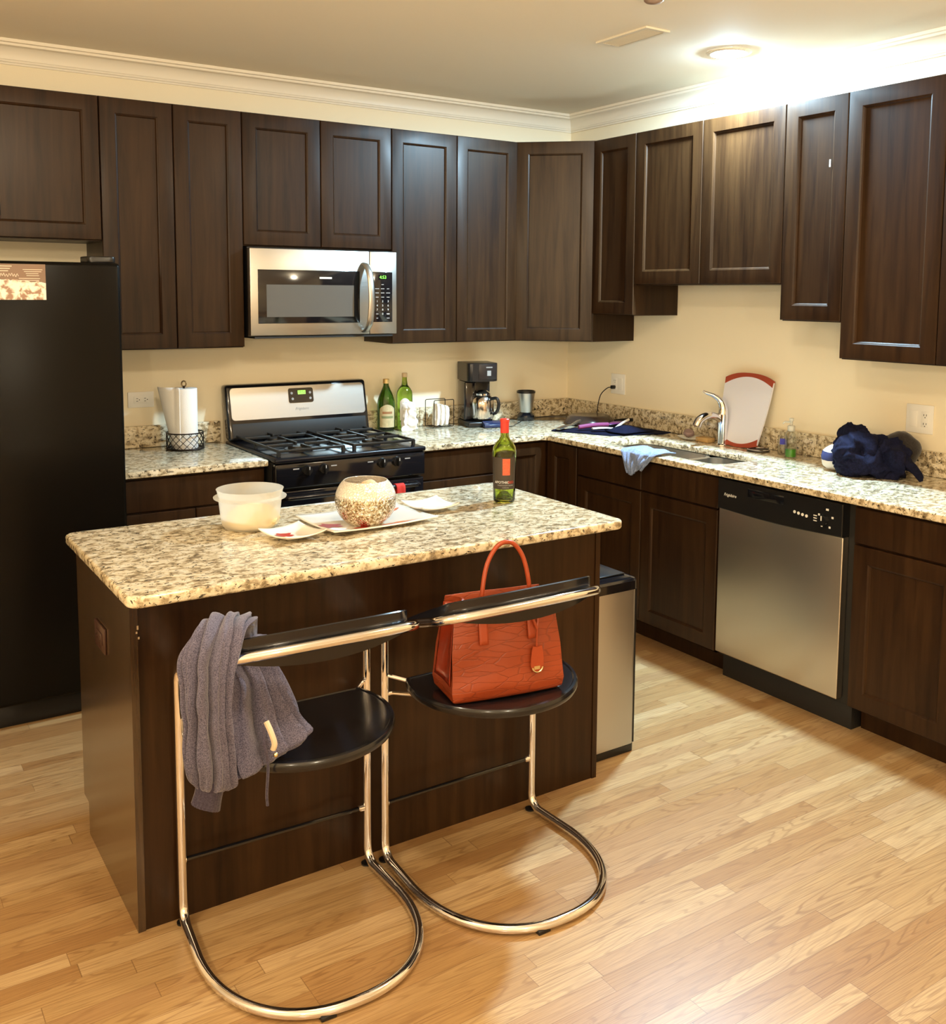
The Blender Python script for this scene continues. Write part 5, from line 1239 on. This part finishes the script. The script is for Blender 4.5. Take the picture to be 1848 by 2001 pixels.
t = thing('soap_bottle', 'clear pump bottle with a little green soap', 'bottle', (-0.125, -1.795, CT), group='bottles right of the cutting board')
SB = (-0.125, -1.795, CT+0.0005)
B().lathe([(0.022, 0), (0.026, 0.002), (0.026, 0.105), (0.020, 0.118), (0.014, 0.122), (0.012, 0.122), (0.018, 0.116), (0.0245, 0.104), (0.0245, 0.004), (0.001, 0.003)], SB, 32).obj('bottle_body', M_CLEAR, t, angle=60)
B().lathe([(0.0240, 0.0035), (0.0240, 0.038), (0.001, 0.038)], SB, 28).obj('green_soap', plain('green_liquid', (0.10, 0.42, 0.03), 0.1, trans=0.3), t)
b = B(); b.lathe([(0.016, 0.118), (0.017, 0.140), (0.014, 0.145), (0.006, 0.146), (0.006, 0.165), (0.010, 0.166), (0.010, 0.178), (0.001, 0.179)], SB, 24); b.tube([(SB[0], SB[1], SB[2]+0.160), (SB[0]-0.012, SB[1]+0.028, SB[2]+0.160), (SB[0]-0.014, SB[1]+0.036, SB[2]+0.150)], 0.004, seg=8); b.obj('pump', plain('milky_cap', (0.75, 0.74, 0.66), 0.3, trans=0.4), t)
t = thing('soap_bottle', 'small clear bottle with a blue mark, left of the green soap', 'bottle', (-0.07, -1.70, CT), group='bottles right of the cutting board')
SB2 = (-0.072, -1.705, CT+0.0005)
B().lathe([(0.018, 0), (0.021, 0.002), (0.021, 0.075), (0.012, 0.09), (0.010, 0.10), (0.008, 0.10), (0.010, 0.088), (0.0195, 0.074), (0.0195, 0.004), (0.001, 0.003)], SB2, 28).obj('bottle_body', M_CLEAR, t, angle=60)
wrapband(SB2, 0.0218, 0.045, 0.072, -0.6, 0.6, math.atan2(-4.73-SB2[1], -3.73-SB2[0])).obj('blue_mark', plain('blue_print', (0.06, 0.06, 0.45), 0.5), t)
t = thing('sink_strainer', 'dark round sink strainer in front of the cutting board', 'strainer', (-0.115, -1.575, CT))
b = B(); b.lathe([(0.050, 0.001), (0.054, 0.004), (0.052, 0.008), (0.040, 0.006), (0.030, 0.010), (0.001, 0.011)], (-0.115, -1.600, CT), 32); b.obj('strainer_disc', plain('dark_rubber', (0.03, 0.025, 0.022), 0.35), t)
b = B(); b.tube([(-0.115+0.05*math.cos(2*PI*k/32), -1.600+0.05*math.sin(2*PI*k/32), CT+0.010) for k in range(32)], 0.002, True, 8); b.obj('metal_rim', M_CHROME, t)

# blue dishcloth over the counter edge
def clothf(u, v):
    # v 0: on the counter near the sink, v 1: hanging end
    y0c = -1.375; wid = 0.105*(1-0.55*max(0, v-0.45)/0.55)+0.012*math.sin(v*3)
    if v < 0.45: s = v/0.45; x = -0.53-s*0.118; z = CT+0.010+0.004*math.sin(u*12+s*4)
    elif v < 0.55: s = (v-0.45)/0.10; x = -0.648-0.010*math.sin(s*PI/2); z = CT+0.010-0.012*s
    else: s = (v-0.55)/0.45; x = -0.658-0.006*math.sin(s*3); z = CT-0.002-s*(0.085+0.018*math.sin(u*5+0.5))
    fold = 0.010*math.sin(u*16+v*5)+0.006*math.sin(u*29-v*7)
    y = y0c+0.02*v+(0.5-u)*2*wid
    if v >= 0.5: x -= abs(fold)*0.9+0.002
    else: z += abs(fold)*0.7*(0.3+v)
    return (x, y, z)
b = B(); b.grid(clothf, 48, 40)
tag(b.obj('dishcloth', M_BLUE, loc=(-0.62, -1.37, CT), angle=80, mods=[('SOLIDIFY', dict(thickness=0.003, offset=0))]), 'pale blue dishcloth hanging over the counter edge by the sink', 'dishcloth')

# jacket pile
t = thing('jacket', 'crumpled navy jacket heaped on the right counter', 'jacket', (-0.2, -2.22, CT))
b = B()
lump(b, (-0.235, -2.235, CT+0.075), (0.100, 0.092, 0.088), 1.3, amp=0.35, freq=13, sub=5, floor=CT+0.001)
lump(b, (-0.185, -2.160, CT+0.125), (0.065, 0.068, 0.068), 5.1, amp=0.35, freq=14, sub=5, floor=CT+0.001)
lump(b, (-0.195, -2.315, CT+0.075), (0.085, 0.100, 0.085), 8.2, amp=0.38, freq=13, sub=5, floor=CT+0.001)
lump(b, (-0.290, -2.235, CT+0.045), (0.045, 0.06, 0.055), 2.2, amp=0.35, freq=16, sub=4, floor=CT+0.001)
b.obj('jacket_body', M_NAVY, t, angle=80)
b = B(); loft(b, [(V((-0.19, -2.36, CT+0.085)), V((0.03, 0, 0)), V((0, 0.0, 0.035))), (V((-0.18, -2.42, CT+0.070)), V((0.028, 0, 0)), V((0, 0.010, 0.026))), (V((-0.18, -2.455, CT+0.040)), V((0.024, 0, 0)), V((0, 0.012, 0.018))), (V((-0.18, -2.475, CT+0.020)), V((0.018, 0, 0)), V((0, 0.006, 0.014)))], nv=24, nu=32, folds=[(6, 0.1, 0, 2)], namp=0.006, nfreq=30, seed=3)
b.obj('sleeve', M_NAVY, t, angle=80)
b = B(); lump(b, (-0.095, -2.325, CT+0.105), (0.070, 0.080, 0.075), 6.0, amp=0.10, freq=8, sub=4, floor=CT+0.001)
tag(b.obj('cap', M_DCAP, loc=(-0.095, -2.325, CT)), 'dark rounded cap behind the navy jacket', 'cap')
def stripes():
    m, nt, p = newmat('white_navy_stripes')
    tc = node(nt, 'ShaderNodeTexCoord').outputs['Object']; z = node(nt, 'ShaderNodeSeparateXYZ', {0: tc}).outputs[2]
    n_ = node(nt, 'ShaderNodeTexNoise', {'Vector': tc, 'Scale': 20.0}).outputs[0]
    f_ = mth(nt, 'DIVIDE', mth(nt, 'MULTIPLY_ADD', n_, 0.012, z), 0.12)
    c = ramp(nt, f_, [(0.0, (0.62, 0.56, 0.50)), (0.42, (0.02, 0.025, 0.10)), (0.72, (0.80, 0.76, 0.66)), (0.98, (0.012, 0.014, 0.05))], 'CONSTANT')
    L(nt, c, p.inputs['Base Color']); p.inputs['Roughness'].default_value = 0.85; return m
b = B(); lump(b, (-0.235, -2.110, CT+0.054), (0.050, 0.048, 0.055), 3.0, amp=0.15, freq=12, sub=4, floor=CT+0.001)
tag(b.obj('striped_cloth', stripes(), loc=(-0.235, -2.110, CT)), 'white and navy striped cloth under the left side of the jacket', 'cloth')
